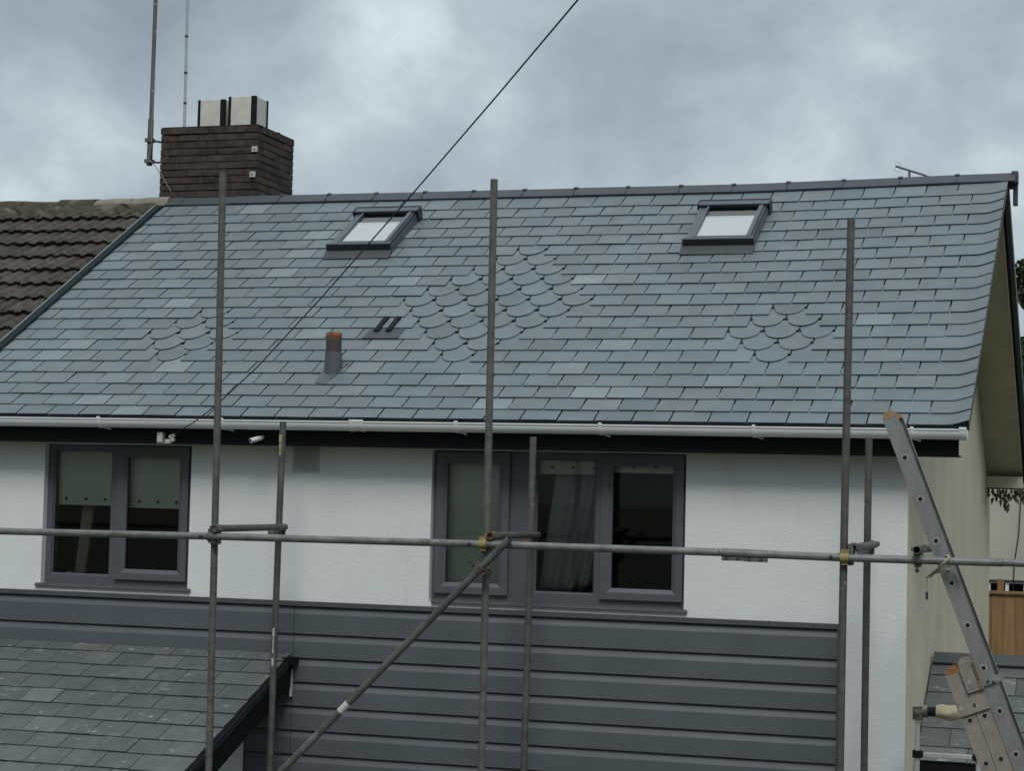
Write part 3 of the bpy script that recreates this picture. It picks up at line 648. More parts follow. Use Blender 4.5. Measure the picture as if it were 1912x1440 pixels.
nroof = tm.build('roof', nb)
rm = MB(); x = -8.20; 
while x > -13.2:
    x2 = x-.44; vv = []; e = r4.gauss(0, .006); last = x > -8.9
    for xx in (x, x-.22, x2+.004):
        ex = r4.gauss(0, .004)
        for k in range(9):
            a = math.pi*k/8; vv.append((xx, 3.93-.135*math.cos(a)+r4.gauss(0, .003), 7.425+e+ex+.115*math.sin(a)**.8 + (0.0)))
    rm.add(vv, [(j*9+k, j*9+k+1, (j+1)*9+k+1, (j+1)*9+k) for j in range(2) for k in range(8)], 'mortar_pale' if x > -8.7 else 'ridge_old', smooth=True); x = x2
for xx in (-8.20, x+.004): rm.add([(xx, 3.93-.135*math.cos(math.pi*k/8), 7.425+.115*math.sin(math.pi*k/8)**.8) for k in range(9)], [tuple(range(9))], 'mortar_pale')
vv = []
for i in range(60):
    xx = -8.31-i*.0845
    for (s_, h_) in ((4.60, -.02), (4.66, .018), (4.72, .035)): vv.append(rp(xx, s_+r4.gauss(0, .018), h_+r4.gauss(0, .006)))
rm.add(vv, [(3*i+k, 3*i+k+1, 3*i+k+4, 3*i+k+3) for i in range(59) for k in range(2)], 'ridge_old')
rm.build('ridge', nroof)
m = MB(); m.box(-13.2, -8.275, .02, .25, 0, 4.95, 'render_white'); m.box(-13.2, -13.0, .26, 8.2, 0, 4.7, 'render_white'); m.box(-13.2, -8.275, 8.2, 8.4, 0, 4.7, 'render_white'); m.build('wall', nb)
m = MB(); m.box(-13.3, -8.235, -.25, -.228, 4.812, 4.99, 'fascia_black'); m.build('fascia', nb)

# ------------------------------------------------------------------ lean-to extension at the bottom left
ex = thing('lean_to_extension', (-6.6, -1.8, 0), 'single storey lean-to with weathered slate roof and black barge board below the left window', 'extension')
XW = -5.33; ES = R(21.6); ed = Vector((0, math.cos(ES), math.sin(ES))); en = Vector((0, -math.sin(ES), math.cos(ES))); EP = Vector((0, -.047, 3.135)); EX = -4.935
def ep(x, s, h=0): return Vector((x, 0, 0))+EP+ed*s+en*h
em = MB(); lines = [0, -.15, -.385, -.61, -.84, -1.075, -1.30, -1.545, -1.765, -2.005, -2.24, -2.48, -2.72, -2.96, -3.2]
for k in range(1, len(lines)):
    s1, s0 = lines[k-1], lines[k]; ph = -5.22 if k % 2 == 0 else -5.37
    js = [EX] + [ph-n*.2915 for n in range(14)]; js = [x for x in js if x > -9.0]+[-9.0]
    for b, a in zip(js[:-1], js[1:]):
        t = tone_of(rnd, .02, .07); jit = rnd.gauss(0, .0014); db = rnd.gauss(0, .004)
        if a < b-.35: pass
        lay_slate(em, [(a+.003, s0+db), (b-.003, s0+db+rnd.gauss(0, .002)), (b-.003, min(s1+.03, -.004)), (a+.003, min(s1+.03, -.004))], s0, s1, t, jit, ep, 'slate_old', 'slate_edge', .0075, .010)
em.hexa([ep(-9, -3.2, -.12), ep(EX-.002, -3.2, -.12), ep(EX-.002, -.005, -.12), ep(-9, -.005, -.12), ep(-9, -3.2, -.024), ep(EX-.002, -3.2, -.024), ep(EX-.002, -.005, -.024), ep(-9, -.005, -.024)], 'underlay')
eroof = em.build('roof', ex)
m = MB(); m.hexa([ep(EX-.001, -3.2, -.245), ep(EX+.022, -3.2, -.245), ep(EX+.022, -.02, -.245), ep(EX-.001, -.02, -.245), ep(EX-.001, -3.2, -.028), ep(EX+.022, -3.2, -.028), ep(EX+.022, -.02, -.028), ep(EX-.001, -.02, -.028)], 'fascia_black')
m.hexa([ep(EX+.0225, -3.2, -.075), ep(EX+.03, -3.2, -.075), ep(EX+.03, -.02, -.075), ep(EX+.0225, -.02, -.075), ep(EX+.0225, -3.2, -.022), ep(EX+.03, -3.2, -.022), ep(EX+.03, -.02, -.022), ep(EX+.0225, -.02, -.022)], 'bonding_strip')
m.box(EX-.03, EX+.075, -.16, -.05, 3.045, 3.10, 'fascia_black'); m.build('bargeboard', ex)
m = MB(); m.hexa([ep(XW-.05, -3.15, -.20), ep(EX-.0015, -3.15, -.20), ep(EX-.0015, -.03, -.20), ep(XW-.05, -.03, -.20), ep(XW-.05, -3.15, -.185), ep(EX-.0015, -3.15, -.185), ep(EX-.0015, -.03, -.185), ep(XW-.05, -.03, -.185)], 'fascia_black'); m.build('verge_soffit', ex)
m = MB(); m.box(EX+.012, EX+.03, -.075, -.048, 2.78, 3.0, 'mast_pale'); m.build('downpipe', ex)
m = MB(); m.add([(XW, -.045, 0), (XW, -3.0, 0), (XW, -3.0, ep(0, -3.15, -.14).z), (XW, -.045, ep(0, 0, -.14).z)], [(0, 1, 2, 3)], 'render_white')
m.box(-9, XW-.001, -3.0, -2.8, 0, ep(0, -3.15, -.14).z, 'render_white'); m.build('wall', ex)

# ------------------------------------------------------------------ outhouse beside the gable, right
oh = thing('outhouse', (.9, 1, 0), 'small outhouse with a slate roof and grey ridge tiles beside the cream gable wall', 'outhouse')
OS = R(28.8); od = Vector((0, math.cos(OS), math.sin(OS))); on = Vector((0, -math.sin(OS), math.cos(OS))); OP = Vector((0, 1.84, 3.16))
def op(x, s, h=0): return Vector((x, 0, 0))+OP+od*s+on*h
m = MB(); lines = [.0, -.175, -.43, -.665, -.925, -1.18, -1.375]
for k in range(1, len(lines)):
    s1, s0 = lines[k-1], lines[k]; js = [.012] + [(.245 if k % 2 == 1 else .395)+n*.31 for n in range(8)]
    for a, b in zip(js[:-1], js[1:]):
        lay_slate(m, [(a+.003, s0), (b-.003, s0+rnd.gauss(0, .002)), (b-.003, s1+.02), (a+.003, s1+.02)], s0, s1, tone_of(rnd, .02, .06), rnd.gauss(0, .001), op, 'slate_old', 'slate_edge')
m.hexa([op(.012, -1.36, -.12), op(2.4, -1.36, -.12), op(2.4, 0, -.12), op(.012, 0, -.12), op(.012, -1.36, -.024), op(2.4, -1.36, -.024), op(2.4, 0, -.024), op(.012, 0, -.024)], 'underlay')
oroof = m.build('roof', oh)
m = MB()
for a in (.02, .49, .96, 1.43, 1.90):
    b = a+.467; P = [(-.03, .005), (-.03, .02), (.11, .03)]
    vv = [op(x, s, h) for s, h in P for x in (a, b)] + [Vector((x, 2.02, 3.20)) for x in (a, b)]
    m.add(vv, [(0, 1, 3, 2), (2, 3, 5, 4), (4, 5, 7, 6)], 'ridge_grey', (1+rnd.gauss(0, .05),)*3); m.add([vv[i] for i in (0, 2, 4, 6)], [(0, 1, 2, 3)], 'ridge_grey')
m.build('ridge', oroof)
m = MB(); m.add([(.012, 1.9, 3.14), (2.4, 1.9, 3.14), (2.4, 3.4, 2.3), (.012, 3.4, 2.3)], [(0, 1, 2, 3)], 'slate_old'); m.build('rear_slope', oroof)
m = MB(); m.box(.02, 2.3, .78, .95, 0, 2.40, 'render_white'); m.box(2.15, 2.3, .96, 3.3, 0, 2.4, 'render_white'); m.build('wall', oh)
m = MB(); m.box(.02, 2.4, .60, .625, 2.33, 2.47, 'fascia_black'); m.build('fascia', oh)

# ------------------------------------------------------------------ scaffolding
scf = thing('scaffolding', (-2.7, -1.2, 0), 'grey tubular steel scaffolding standing in front of the white house', 'scaffold')
TR = .0262
def tubepart(name, a, b, m='tube', r=TR, cm=None, mid=None):
    mb = MB(); A_, B_ = Vector(a), Vector(b); L_ = (B_-A_).length; v_ = rnd.gauss(1, .09); bw_ = rnd.gauss(0, .0012)*L_
    pts = [A_.lerp(B_, t_) + Vector((bw_, 0, 0))*4*t_*(1-t_) if abs((B_-A_).x) < .3*L_ and L_ > 2 else A_.lerp(B_, t_) for t_ in (0, .2, .4, .6, .8, 1)]
    mb.tube(pts, r, m, 16, hollow=.86, capm=cm, tone=(v_*rnd.uniform(.98, 1.05), v_, v_)); return mb.build(name, scf)
YA, YI = -1.742, -.55
OUT = [((-4.800, 0), (-4.852, 6.80)), ((-2.715, 0), (-2.735, 6.69)), ((-.225, 0), (-.212, 6.36))]
INN = [((-4.872, 0), (-4.838, 4.997)), ((-2.80, 0), (-2.762, 4.905)), ((-.222, 0), (-.226, 4.93))]
def lerp(pq, z): (xa, za), (xb, zb) = pq; return xa+(xb-xa)*(z-za)/(zb-za)
outs = []; ins = []
for (a, b) in OUT: outs.append(tubepart('standard', (a[0], YA, 0), (b[0], YA, b[1])))
for (a, b) in INN: ins.append(tubepart('standard', (a[0], YI, 0), (b[0], YI, b[1])))
# paint marks on the tubes
for z, dz, w0 in ((4.86, .03, .011), (4.80, .02, .008), (4.75, .025, .006)): x = lerp(INN[0], z); m = MB(); m.box(x-.006-w0, x-.006+w0, YI-.0275, YI-.023, z-dz, z+dz, 'paint_yellow'); m.build('paint_mark', ins[0])
for z, dz, w0 in ((3.33, .035, .008), (3.19, .02, .007), (3.10, .03, .008), (3.25, .05, .004)): x = lerp(INN[0], z); m = MB(); m.box(x-.004-w0, x-.004+w0, YI-.0275, YI-.023, z-dz, z+dz, 'paint_white'); m.build('paint_mark', ins[0])
LY = YA-.052
led = [(-9.5, 4.070), (-6.6, 4.090), (-4.829, 4.103), (-2.758, 4.110), (-1.06, 4.106)]
lm = MB(); lm.tube([(x, LY, z) for x, z in led], TR, 'tube_pale', 16); ledger = lm.build('ledger', scf)
lm = MB(); lm.tube([(-1.055, LY, 4.106), (-.22, LY, 4.097), (.80, LY, 4.098)], TR, 'tube_pale', 16); lm.build('ledger', scf)
lm = MB(); lm.tube([(.802, LY, 4.100), (3.0, LY, 4.085)], TR*.97, 'tube_pale', 16); lm.build('ledger', scf)
# sleeve joint
lm = MB(); lm.tube([(-1.035, LY, 4.106), (-.885, LY, 4.104)], .030, 'tube_pale', 14); lm.tube([(-.880, LY, 4.104), (-.73, LY, 4.101)], .0305, 'tube_pale', 14)
lm.box(-1.035, -.885, LY-.026, LY+.02, 4.053, 4.078, 'coupler_grey'); lm.box(-.878, -.73, LY-.026, LY+.02, 4.05, 4.076, 'coupler_grey')
for x in (-1.0, -.925, -.845, -.77): lm.tube([(x, LY-.035, 4.066), (x, LY-.02, 4.066)], .012, 'bolt_dark', 6)
lm.build('sleeve_coupler', scf)
# transoms
def rotv(d): return Vector(d).normalized()
tz = 4.165
tubepart('transom', (-4.785, YA-.09, tz-.004), (-4.80, YI+.015, tz-.004), cm='coupler_grey')
tubepart('transom', (-2.675, YA-.08, tz+.005), (-2.715, YI+.02, tz-.005), 'tube', cm='rust_orange')
tubepart('transom', (-.165, YA-.03, tz+.0), (-.175, YI+.03, tz-.0))
tubepart('transom', (.262, -1.87, 4.165), (.270, -.35, 4.16), cm='tube_pale')
# brace
br = tubepart('brace', (-2.52, YA-.112, 4.155), (-6.55, YA-.25, -.02), 'tube')
d = Vector((-2.52+6.55, .138, 4.175)).normalized()
bp0 = Vector((-2.52, YA-.112, 4.155))
for t, ln, mm in ((1.70, .045, 'paint_white'), (2.05, .09, 'tube_pale')):
    m = MB(); c = bp0-d*t; m.tube([c-d*ln, c+d*ln], .0268 if t < 1.8 else .0266, mm, 14); m.build('paint_band', br)
def coupler(c, axes, m, bolts):
    mb = MB(); c = Vector(c)
    for p, d, mm in axes:
        d = rotv(d); p = Vector(p); mb.tube([p-d*.028, p+d*.028], .0325, mm, 14)
        side = d.cross(Vector((0, 1, 0)));
        if side.length < .1: side = Vector((1, 0, 0))
        side.normalize(); up = d.cross(side).normalized()
        mb.obox(p+side*.038-up*.006, d*.026, side*.016, up*.016, mm); mb.obox(p-side*.038-up*.006, d*.022, side*.010, up*.014, mm)
    mb.obox(c, (.030, 0, 0), (0, .018, 0), (0, 0, .034), m)
    o_ = mb.build('coupler', scf)
    for p, d in bolts:
        b_ = MB(); p = Vector(p); d = rotv(d); b_.tube([p, p+d*.05], .007, 'bolt_dark', 8); b_.tube([p+d*.028, p+d*.046], .0135, 'bolt_dark', 6); b_.build('bolt', o_)
zv = (0, 0, 1); xv_ = (1, 0, 0); yv = (0, 1, 0)
x = -4.829; coupler((x, YA-.026, 4.10), [((x, YA, 4.10), zv, 'coupler_grey'), ((x+.005, LY, 4.103), xv_, 'coupler_grey')], 'coupler_grey', [((x-.05, LY-.01, 4.10), (-.4, -1, 0)), ((x+.03, LY+.02, 4.05), (0, 0, -1))])
coupler((x+.03, YA-.04, 4.13), [((x+.044, YA-.05, 4.161), yv, 'coupler_grey')], 'coupler_grey', [((x+.035, YA-.06, 4.09), (0, 0, -1))])
for xx, mm in ((-4.829, 'coupler_grey'), (-2.733, 'coupler_rust'), (-.217, 'coupler_grey')):
    bm_ = MB(); bm_.box(xx-.036, xx+.036, YA+.010, YA+.036, 4.045, 4.165, mm); bm_.box(xx+.026, xx+.056, YA-.045, YA+.009, 4.048, 4.19, mm); bm_.build('coupler_jaw', scf)
x = -2.733; coupler((x, YA-.026, 4.11), [((x, YA, 4.11), zv, 'coupler_rust'), ((x+.0, LY, 4.110), xv_, 'coupler_yellow')], 'coupler_yellow', [((x-.06, LY-.01, 4.11), (-1, -.5, 0)), ((x+.03, LY, 4.06), (0, 0, -1))])
coupler((x+.045, YA-.03, 4.135), [((x+.058, YA-.03, 4.170), yv, 'coupler_rust')], 'coupler_rust', [((x+.05, YA-.05, 4.09), (0, 0, -1))])
x = -.217; coupler((x, YA-.026, 4.10), [((x, YA, 4.10), zv, 'coupler_grey'), ((x+.003, LY, 4.097), xv_, 'coupler_yellow')], 'coupler_grey', [((x-.05, LY-.01, 4.10), (-1, -.4, 0))])
coupler((x+.03, YA+.03, 4.13), [((x+.05, YA+.04, 4.165), yv, 'coupler_grey')], 'coupler_grey', [])
for pq, dx_, mm in ((INN[0], .0, 'coupler_grey'), (INN[1], .0, 'coupler_rust'), (INN[2], .03, 'coupler_grey')):
    x = lerp(pq, 4.12); coupler((x+dx_*.5, YI-.02, 4.12), [((x, YI, 4.12), zv, mm), ((x+dx_, YI-.0, 4.163), yv, mm)], mm, [((x-.045, YI-.035, 4.10), (0, 0, -1))])
    bm_ = MB(); bm_.box(x-.072, x-.012, YI-.055, YI-.012, 4.075, 4.128, mm); bm_.build('coupler_jaw', scf)
    bm_ = MB(); bm_.box(x-.034, x+.034, YI-.040, YI-.027, 4.07, 4.18, mm); bm_.build('coupler_jaw', scf)
bpz = bp0-d*.305; coupler(bpz+Vector((0, .045, 0)), [(bpz, d, 'coupler_rust'), ((lerp(OUT[1], bpz.z), YA, bpz.z-.02), zv, 'coupler_rust')], 'coupler_yellow', [(bpz+Vector((-.03, -.02, .03)), (-1, -.2, .8)), (bpz+Vector((.04, -.02, .0)), (1, 0, .15))])
coupler((.262, LY+.03, 4.13), [((.262, LY+.045, 4.16), yv, 'coupler_grey'), ((.262, LY, 4.098), xv_, 'coupler_grey')], 'coupler_grey', [((.26, LY-.015, 4.065), (0, 0, -1))])

# ------------------------------------------------------------------ extension ladder
ld = thing('extension_ladder', (1.9, -1.5, 0), 'three section aluminium extension ladder leaning on the scaffold at the right', 'ladder')
u = Vector((-.359, 0, .933)).normalized(); nrm = Vector((u.z, 0, -u.x)); H0 = Vector((.158, 0, 4.768))
LYF, LYB = -1.69, -1.31
def stile(mb, base, t0, t1, yy, m, wd=.046, face=-1, tp=.030):
    """channel: web in the x-z plane facing the viewer with two flanges"""
    a, b = base+u*t0, base+u*t1
    def P(q, e, y): return Vector((q.x, 0, q.z))+nrm*e+Vector((0, y, 0))
    sgn = 1 if face < 0 else -1
    mb.hexa([P(a, -wd, yy), P(a, wd, yy), P(a, wd, yy+sgn*.004), P(a, -wd, yy+sgn*.004), P(b, -wd, yy), P(b, wd, yy), P(b, wd, yy+sgn*.004), P(b, -wd, yy+sgn*.004)], m)
    for e0, e1 in ((-wd-.003, -wd), (wd, wd+.003)):
        mb.hexa([P(a, e0, yy-.001), P(a, e1, yy-.001), P(a, e1, yy+sgn*tp), P(a, e0, yy+sgn*tp), P(b, e0, yy-.001), P(b, e1, yy-.001), P(b, e1, yy+sgn*tp), P(b, e0, yy+sgn*tp)], m)
def end_cap(mb, base, t1, yy, m, wd=.049, y2=.03):
    pts = [(base+u*t1) + nrm*(-wd*math.cos(math.pi*k/8)) + u*(.045*math.sin(math.pi*k/8)) for k in range(9)]
    vv = [p+Vector((0, yy-.002, 0)) for p in pts] + [p+Vector((0, yy+y2, 0)) for p in pts]; n = 9
    mb.add(vv, [tuple(reversed(range(n))), tuple(range(n, 2*n))]+[(k, k+1, n+k+1, n+k) for k in range(n-1)], m)
SECS = [(Vector((0, 0, 0)), .285, -5.1, 'aluminium', 'plug_tan', 'aluminium'), (-nrm*.100+Vector((0, .0, 0)), -1.395, -5.1, 'alu_dusty', 'alu_dusty', 'alu_dusty'), (-nrm*.200, -1.43, -5.1, 'alu_dusty', 'rust_orange', 'alu_dusty')]
for off, t1, t0, mm, cm, rm_ in SECS:
    base = H0+off; sec = MB()
    for yy, fc in ((LYF, -1), (LYB, 1)): stile(sec, base, t0, t1, yy, mm, .0455, fc)
    so = sec.build('ladder_section', ld)
    for yy in (LYF, LYB-.028): cp = MB(); end_cap(cp, base, t1, yy, cm); cp.build('end_cap', so)
    tt = 0.0 if off.length < .01 else -.2915*5
    while tt > t0+.1:
        if tt < t1-.05:
            c = base+u*tt; rb = MB(); A_, B_ = c+Vector((0, LYF-.003, 0)), c+Vector((0, LYB+.003, 0)); q = (B_-A_).normalized()
            rb.tube([A_, B_], .0185, rm_, 12, hollow=.86, capm='hole_rim')
            rb.tube([A_+q*.0008, A_+q*.0035], .0235, 'hole_rim' if rm_ == 'aluminium' else 'alu_dusty', 12, hollow=.75, deep=False)
            # black disc painted in for the dark hollow of the D-section rung
            dk = [(-.0135, .012), (-.004, .0145), (.0135, .012), (.0145, .003), (.006, -.012), (0, -.0145), (-.006, -.012), (-.0145, .003)]
            rb.add([c+nrm*e_*1.05+u*f_*1.05+Vector((0, LYF-.0027, 0)) for e_, f_ in dk], [tuple(range(8))], 'hole_black')
            rb.build('rung', so)
        tt -= .2915
pl = MB()
def plate(t, e, ht, he, yy, m='alu_dusty', th=.006): pl.obox(H0+u*t+nrm*e+Vector((0, yy, 0)), u*ht, nrm*he, (0, th, 0), m)
plate(-1.50, -.095, .080, .055, LYF-.012); plate(-1.545, -.02, .022, .12, LYF-.013, 'aluminium'); plate(-1.66, -.150, .050, .102, LYF-.012); plate(-1.49, -.055, .095, .008, LYF-.020, 'coupler_rust')
for t, e in ((-1.56, .03), (-1.66, -.135), (-1.545, -.002)): c = H0+u*t+nrm*e; pl.tube([c+Vector((0, LYF-.028, 0)), c+Vector((0, LYF-.012, 0))], .010, 'bolt_dark', 6)
pl.build('guide_bracket', ld)

# rope tying the ladder to the ledger, with its hook
rp_ = thing('tie_rope', (.36, LY, 3.75), 'pale rope tying the ladder to the ledger with a metal hook hanging down', 'rope')
m = MB(); YF = LYF-.03
for o_ in (0, .016):
    m.tube([(.315+o_, YF, 3.985), (.37+o_, YF-.03, 4.03), (.43+o_*.7, LY-.03, 4.085), (.462+o_*.4, LY-.032, 4.126), (.44+o_, LY, 4.135), (.41+o_, LY+.03, 4.10)], .0062, 'rope', 6)
m.tube([(.31, YF, 3.985), (.35, YF-.012, 4.005), (.42, YF-.008, 4.035), (.46, YF+.03, 4.04)], .006, 'rope', 6)
m.tube([(.315, YF, 3.985), (.318, YF, 3.93), (.316, YF, 3.885)], .005, 'rope', 6); m.build('cord', rp_)
m = MB(); m.tube([(.316, YF, 3.89), (.315, YF, 3.84)], .0085, 'bolt_dark', 8); m.tube([(.315, YF, 3.84), (.313, YF, 3.77), (.305, YF, 3.752), (.297, YF, 3.758), (.295, YF, 3.775)], .004, 'mast_pale', 6); m.build('hook', rp_)

# ------------------------------------------------------------------ telescopic ladder at the bottom right
tl = thing('telescopic_ladder', (.33, -.40, 0), 'shiny telescopic aluminium ladder with black collars in front of the outhouse roof', 'ladder')
YT = -.40
for x in (.13, .563):
    m = MB(); zz = [0, .36, .70, 1.03, 1.36, 1.69, 2.02, 2.34, 2.655]; top = 2.94 if x < .3 else 2.66
    for i, (a, b) in enumerate(zip(zz, zz[1:]+[top])):
        if b > a: m.tube([(x, YT, a), (x, YT, b)], .031-i*.0016, 'alu_bright', 14)
    m.build('stile', tl)
for z in (1.03, 1.36, 1.69, 2.02, 2.34, 2.655):
    m = MB(); m.box(.15, .545, YT-.02, YT+.02, z-.0, z+.030, 'alu_bright'); m.build('rung', tl, .003)
    for x in (.13, .563): m = MB(); m.tube([(x, YT, z-.012), (x, YT, z+.04)], .034, 'black_trim', 12); m.box(x-.0 if x < .3 else x-.045, x+.045 if x < .3 else x, YT-.024, YT+.024, z-.004, z+.034, 'black_trim'); m.build('collar', tl)
m = MB(); m.tube([(.105, YT, 2.965), (.20, YT, 2.975)], .042, 'coupler_grey', 12); m.tube([(.195, YT, 2.975), (.44, YT, 2.98)], .034, 'black_trim', 12); m.box(.098, .165, YT-.034, YT+.034, 2.915, 3.005, 'coupler_rust'); m.box(.165, .20, YT-.036, YT+.02, 2.97, 3.015, 'rag'); m.build('top_bar', tl)
rgm = MB(); pts = []; rs = []
for i in range(11): t = i/10; pts.append((.262+t*.19, YT, 2.978+.004*math.sin(t*9))); rs.append(.040+.020*math.sin(math.pi*(.12+.80*t)))
n = 20; vv = []
for p, r_ in zip(pts, rs):
    for k in range(n): a = 2*math.pi*k/n; q = r_*(1+.07*math.sin(5*a+p[0]*30)); vv.append((p[0], p[1]+q*math.cos(a), p[2]+q*math.sin(a)*.92))
rgm.add(vv, [(i*n+k, i*n+(k+1) % n, (i+1)*n+(k+1) % n, (i+1)*n+k) for i in range(10) for k in range(n)], 'rag', smooth=True)
rgm.add(vv[:n], [tuple(range(n))], 'rag'); rgm.add(vv[-n:], [tuple(range(n))], 'rag')
tag(rgm.build('rag'), 'pale yellowish rag wrapped round the top bar of the telescopic ladder', 'rag')

# ------------------------------------------------------------------ cable, bracket, camera on the fascia
cc = MB(); ctrl = [((1110, -40), 9.6), ((1078, 0), 9.95), ((930, 176), 11.4), ((770, 362), 12.9), ((600, 556), 14.4), ((480, 686), 15.4), ((405, 756), 15.95), ((360, 790), 16.3), ((328, 812), 16.55)]
CW = Vector((1.6314, -15.0117, 4.459)); cpts = []
for (px, py), dd in ctrl: cpts.append(CW + (F*FPX+R2*(px-956)-U2*(py-720)).normalized()*dd)
# carry the cable on to a pole in the street behind
end = cpts[0]+(cpts[0]-cpts[1]).normalized()*14; cpts = [end] + cpts
cpts[-1] = Vector((-5.94, -.275, 4.885))
fine = []
for i in range(len(cpts)-1):
    for k in range(4): fine.append(cpts[i].lerp(cpts[i+1], k/4))
fine.append(cpts[-1]); cc.tube(fine, .0049, 'cable_black', 7)
tag(cc.build('overhead_cable'), 'black overhead service cable running from the fascia up across the roof into the sky', 'cable')
bk = thing('cable_bracket', (-5.99, -.25, 4.83), 'white junction boxes and insulators fixed to the black fascia where the cable ends', 'cable bracket')
m = MB(); m.box(-6.072, -6.022, -.31, -.2505, 4.822, 4.905, 'white_plastic'); m.box(-6.08, -6.018, -.30, -.2505, 4.812, 4.8215, 'white_plastic'); m.build('junction_box', bk, .004)
m = MB(); m.box(-6.006, -5.955, -.30, -.2505, 4.812, 4.848, 'white_plastic'); m.build('small_box', bk, .006)
for x, z in ((-5.955, 4.870), (-5.932, 4.88), (-5.936, 4.845)): m = MB(); m.tube([(x, -.2505, z), (x, -.275, z), (x, -.276, z), (x, -.30, z)], [.010, .012, .020, .016], 'white_plastic', 10); m.build('insulator', bk)
sc_ = thing('security_camera', (-5.18, -.25, 4.86), 'small white bullet security camera on the black fascia', 'camera')
m = MB(); m.tube([(-5.15, -.275, 4.873), (-5.205, -.36, 4.845)], .020, 'blind_white', 12, hollow=.7); m.build('camera_body', sc_); m = MB(); m.tube([(-5.145, -.2505, 4.88), (-5.155, -.285, 4.872)], .014, 'blind_white', 10); m.build('mount', sc_)

# ------------------------------------------------------------------ beyond the house, right edge
fh = thing('far_house', (3.5, 13.5, 0), 'pale rendered house beyond the fence with a low white framed window', 'house')
m = MB(); holed_wall(m, -3.5, 9.5, 0, 4.95, 13.0, 13.25, [(-.34, 3.0, 2.1, 3.46)], 'far_wall'); m.build('wall', fh)
m = MB(); m.box(-3.6, 9.6, 12.9, 16.5, 4.96, 5.08, 'tile_brown'); m.build('roof', fh)
m = MB()
for i in range(7):
    x = -.34+i*.245; m.box(x+.002, x+.05, 13.05, 13.11, 2.1, 3.41, 'blind_white')
m.box(-.34, 3.0, 13.05, 13.11, 3.41, 3.455, 'white_plastic'); m.box(-.34, 3, 13.04, 13.05, 3.452, 3.47, 'black_trim'); wn = m.build('window', fh)
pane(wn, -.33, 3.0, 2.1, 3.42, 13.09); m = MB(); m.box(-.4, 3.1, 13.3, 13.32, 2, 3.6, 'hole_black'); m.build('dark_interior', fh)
m = MB(); m.tube([(.10, 12.97, 5.3), (.11, 12.95, 4.6), (.085, 12.96, 4.1), (.03, 12.97, 3.7), (0, 12.97, 2.9)], .008, 'cable_black', 6); m.build('hanging_cable', fh)
fp = thing('wooden_fence', (1.5, 11.5, 0), 'new orange brown timber fence panel with a capping rail beyond the gable', 'fence')
r5 = random.Random(5); m = MB(); x = -1.2
while x < 4: t = (1+r5.gauss(0, .16),)*3; m.box(x, x+.143, 11.5-.006*r5.random(), 11.52, .1, 3.33, 'fence_wood', t); x += .148
m.build('boards', fp); m = MB(); m.box(-1.2, 4, 11.46, 11.54, 3.335, 3.37, 'fence_wood'); m.build('capping_rail', fp)
m = MB(); m.box(-.10, -.02, 11.53, 11.61, 0, 3.52, 'fence_wood'); m.build('post', fp); m = MB(); m.box(1.9, 1.98, 11.53, 11.61, 0, 3.52, 'fence_wood'); m.build('post', fp)

def leafy(mb, c, rx, ry, rz, n, size, m, r_, squash=1):
    for _ in range(n):
        while True:
            p = Vector((r_.uniform(-1, 1), r_.uniform(-1, 1), r_.uniform(-1, 1)))
            if .25 < p.length < 1: break
        q = Vector((c[0]+p.x*rx, c[1]+p.y*ry, c[2]+p.z*rz)); a = Vector((r_.gauss(0, 1), r_.gauss(0, 1), r_.gauss(0, 1))).normalized(); b = a.cross(Vector((r_.gauss(0, 1), r_.gauss(0, 1), r_.gauss(0, 1)))).normalized()
        s = size*r_.uniform(.6, 1.3); v = r_.uniform(.6, 1.5)
        mb.add([q-a*s, q+b*s*.55, q+a*s, q-b*s*.55], [(0, 1, 2, 3)], m, (v*r_.uniform(.9, 1.25), v, v*.9))
r6 = random.Random(21)
def tree(x, y, h, label, clumps):
    t = thing('tree', (x, y, 0), label, 'tree', 'trees beyond the house'); m = MB()
    m.tube([(x, y, 0), (x+.05, y, h*.35), (x-.05, y+.05, h*.65), (x, y, h*.9)], [.16, .12, .08, .03], 'bark', 9)
    cr = MB()
    for (cx, cy, cz, r_, n) in clumps:
        m.tube([(x, y, h*.45), (x+(cx-x)*.5, y+(cy-y)*.5, (h*.5+cz)/2), (cx, cy, cz)], [.06, .04, .012], 'bark', 6); leafy(cr, (cx, cy, cz), r_, r_, r_*.85, n, .085, 'leaf', r6)
    m.build('trunk', t); cr.build('crown', t)
tree(1.9, 16.5, 9.0, 'dark leafy tree with its upper crown showing past the verge against bright sky', [(.12, 16.4, 7.9, .46, 560), (.75, 16.4, 8.15, .6, 500), (1.3, 16.5, 8.3, .9, 700), (2.2, 16.6, 8.6, 1.0, 700), (1.9, 16.2, 7.4, 1.0, 500)])
tree(1.4, 18.5, 8.2, 'lower dark bushy tree showing below the bright gap at the right edge', [(-.02, 18.4, 6.75, .6, 1500), (-.05, 18.3, 5.9, .62, 1700), (.0, 18.3, 5.2, .6, 1300), (.9, 18.4, 6.6, .7, 700), (1.3, 18.5, 6.9, 1.0, 900), (2.3, 18.5, 7.1, 1.1, 800), (1.3, 18.4, 5.6, 1.0, 700)])
iv = MB(); r7 = random.Random(4)
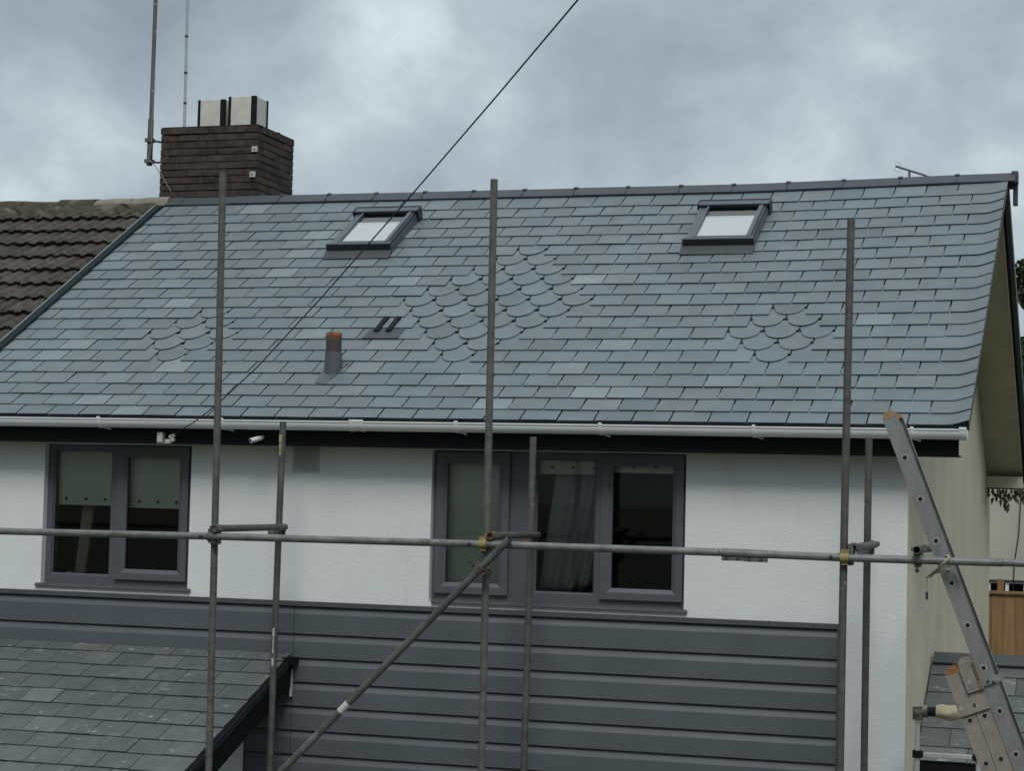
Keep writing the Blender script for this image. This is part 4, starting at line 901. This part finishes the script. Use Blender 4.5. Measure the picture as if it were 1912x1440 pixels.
for i in range(15):
    x = .03+.41*i/14; n_l = r7.choice((1, 2, 3, 4)) if i not in (6, 7) else 5; z = 4.66
    for k in range(n_l):
        a = r7.gauss(0, .35); L_ = r7.uniform(.05, .08); d_ = Vector((math.sin(a)*.6, r7.gauss(0, .3), -1)).normalized(); s_ = d_.cross(Vector((r7.gauss(0, .3), 1, 0))).normalized()
        q = Vector((x+r7.gauss(0, .012), RE-.33+r7.gauss(0, .02), z)); v = r7.uniform(.6, 1.3)
        iv.add([q, q+d_*L_*.5+s_*.02, q+d_*L_*1.3, q+d_*L_*.5-s_*.02], [(0, 1, 2, 3)], 'ivy_leaf', (v, v, v)); z -= L_*.7
iv.tube([(.01, RE-.345, 4.664), (.44, RE-.345, 4.664)], .012, 'bark', 6)
tag(iv.build('creeper'), 'dark creeper leaves hanging from under the far eave corner', 'creeper')

# television aerial beyond the ridge
ta = thing('tv_aerial', (-.80, 9.2, 7.2), 'small television aerial showing just above the ridge near its right end', 'aerial')
def px3(px, py, y):
    d_ = F*FPX+R2*(px-956)-U2*(py-720); return CW+d_*((y-CW.y)/d_.y)
A, B, Pm = px3(1672, 310, 9.2), px3(1736, 330, 9.2), px3(1698, 318, 9.2)
m = MB(); m.tube([A, B], .011, 'antenna_metal', 8); m.build('boom', ta)
m = MB(); m.tube([Pm-Vector((0, 0, 3.0)), Pm], .014, 'antenna_metal', 8); m.build('pole', ta)
dB = (B-A).normalized(); m = MB()
for k in range(14): c = A+dB*(.03+k*.027); m.tube([c-Vector((0, .10, 0)), c+Vector((0, .10, 0))], .003, 'antenna_metal', 5); m.tube([c-Vector((0, 0, .016)), c+Vector((0, 0, .016))], .003, 'antenna_metal', 5)
upv = Vector((0, 0, 1))
for s_ in (-1, 1):
    q0 = A+dB*.01; lp = [q0+upv*s_*.01, q0+upv*s_*.055-dB*.035, q0+upv*s_*.06+dB*.04, q0+upv*s_*.02+dB*.06]; m.tube(lp, .0025, 'antenna_metal', 5)
m.build('elements', ta)
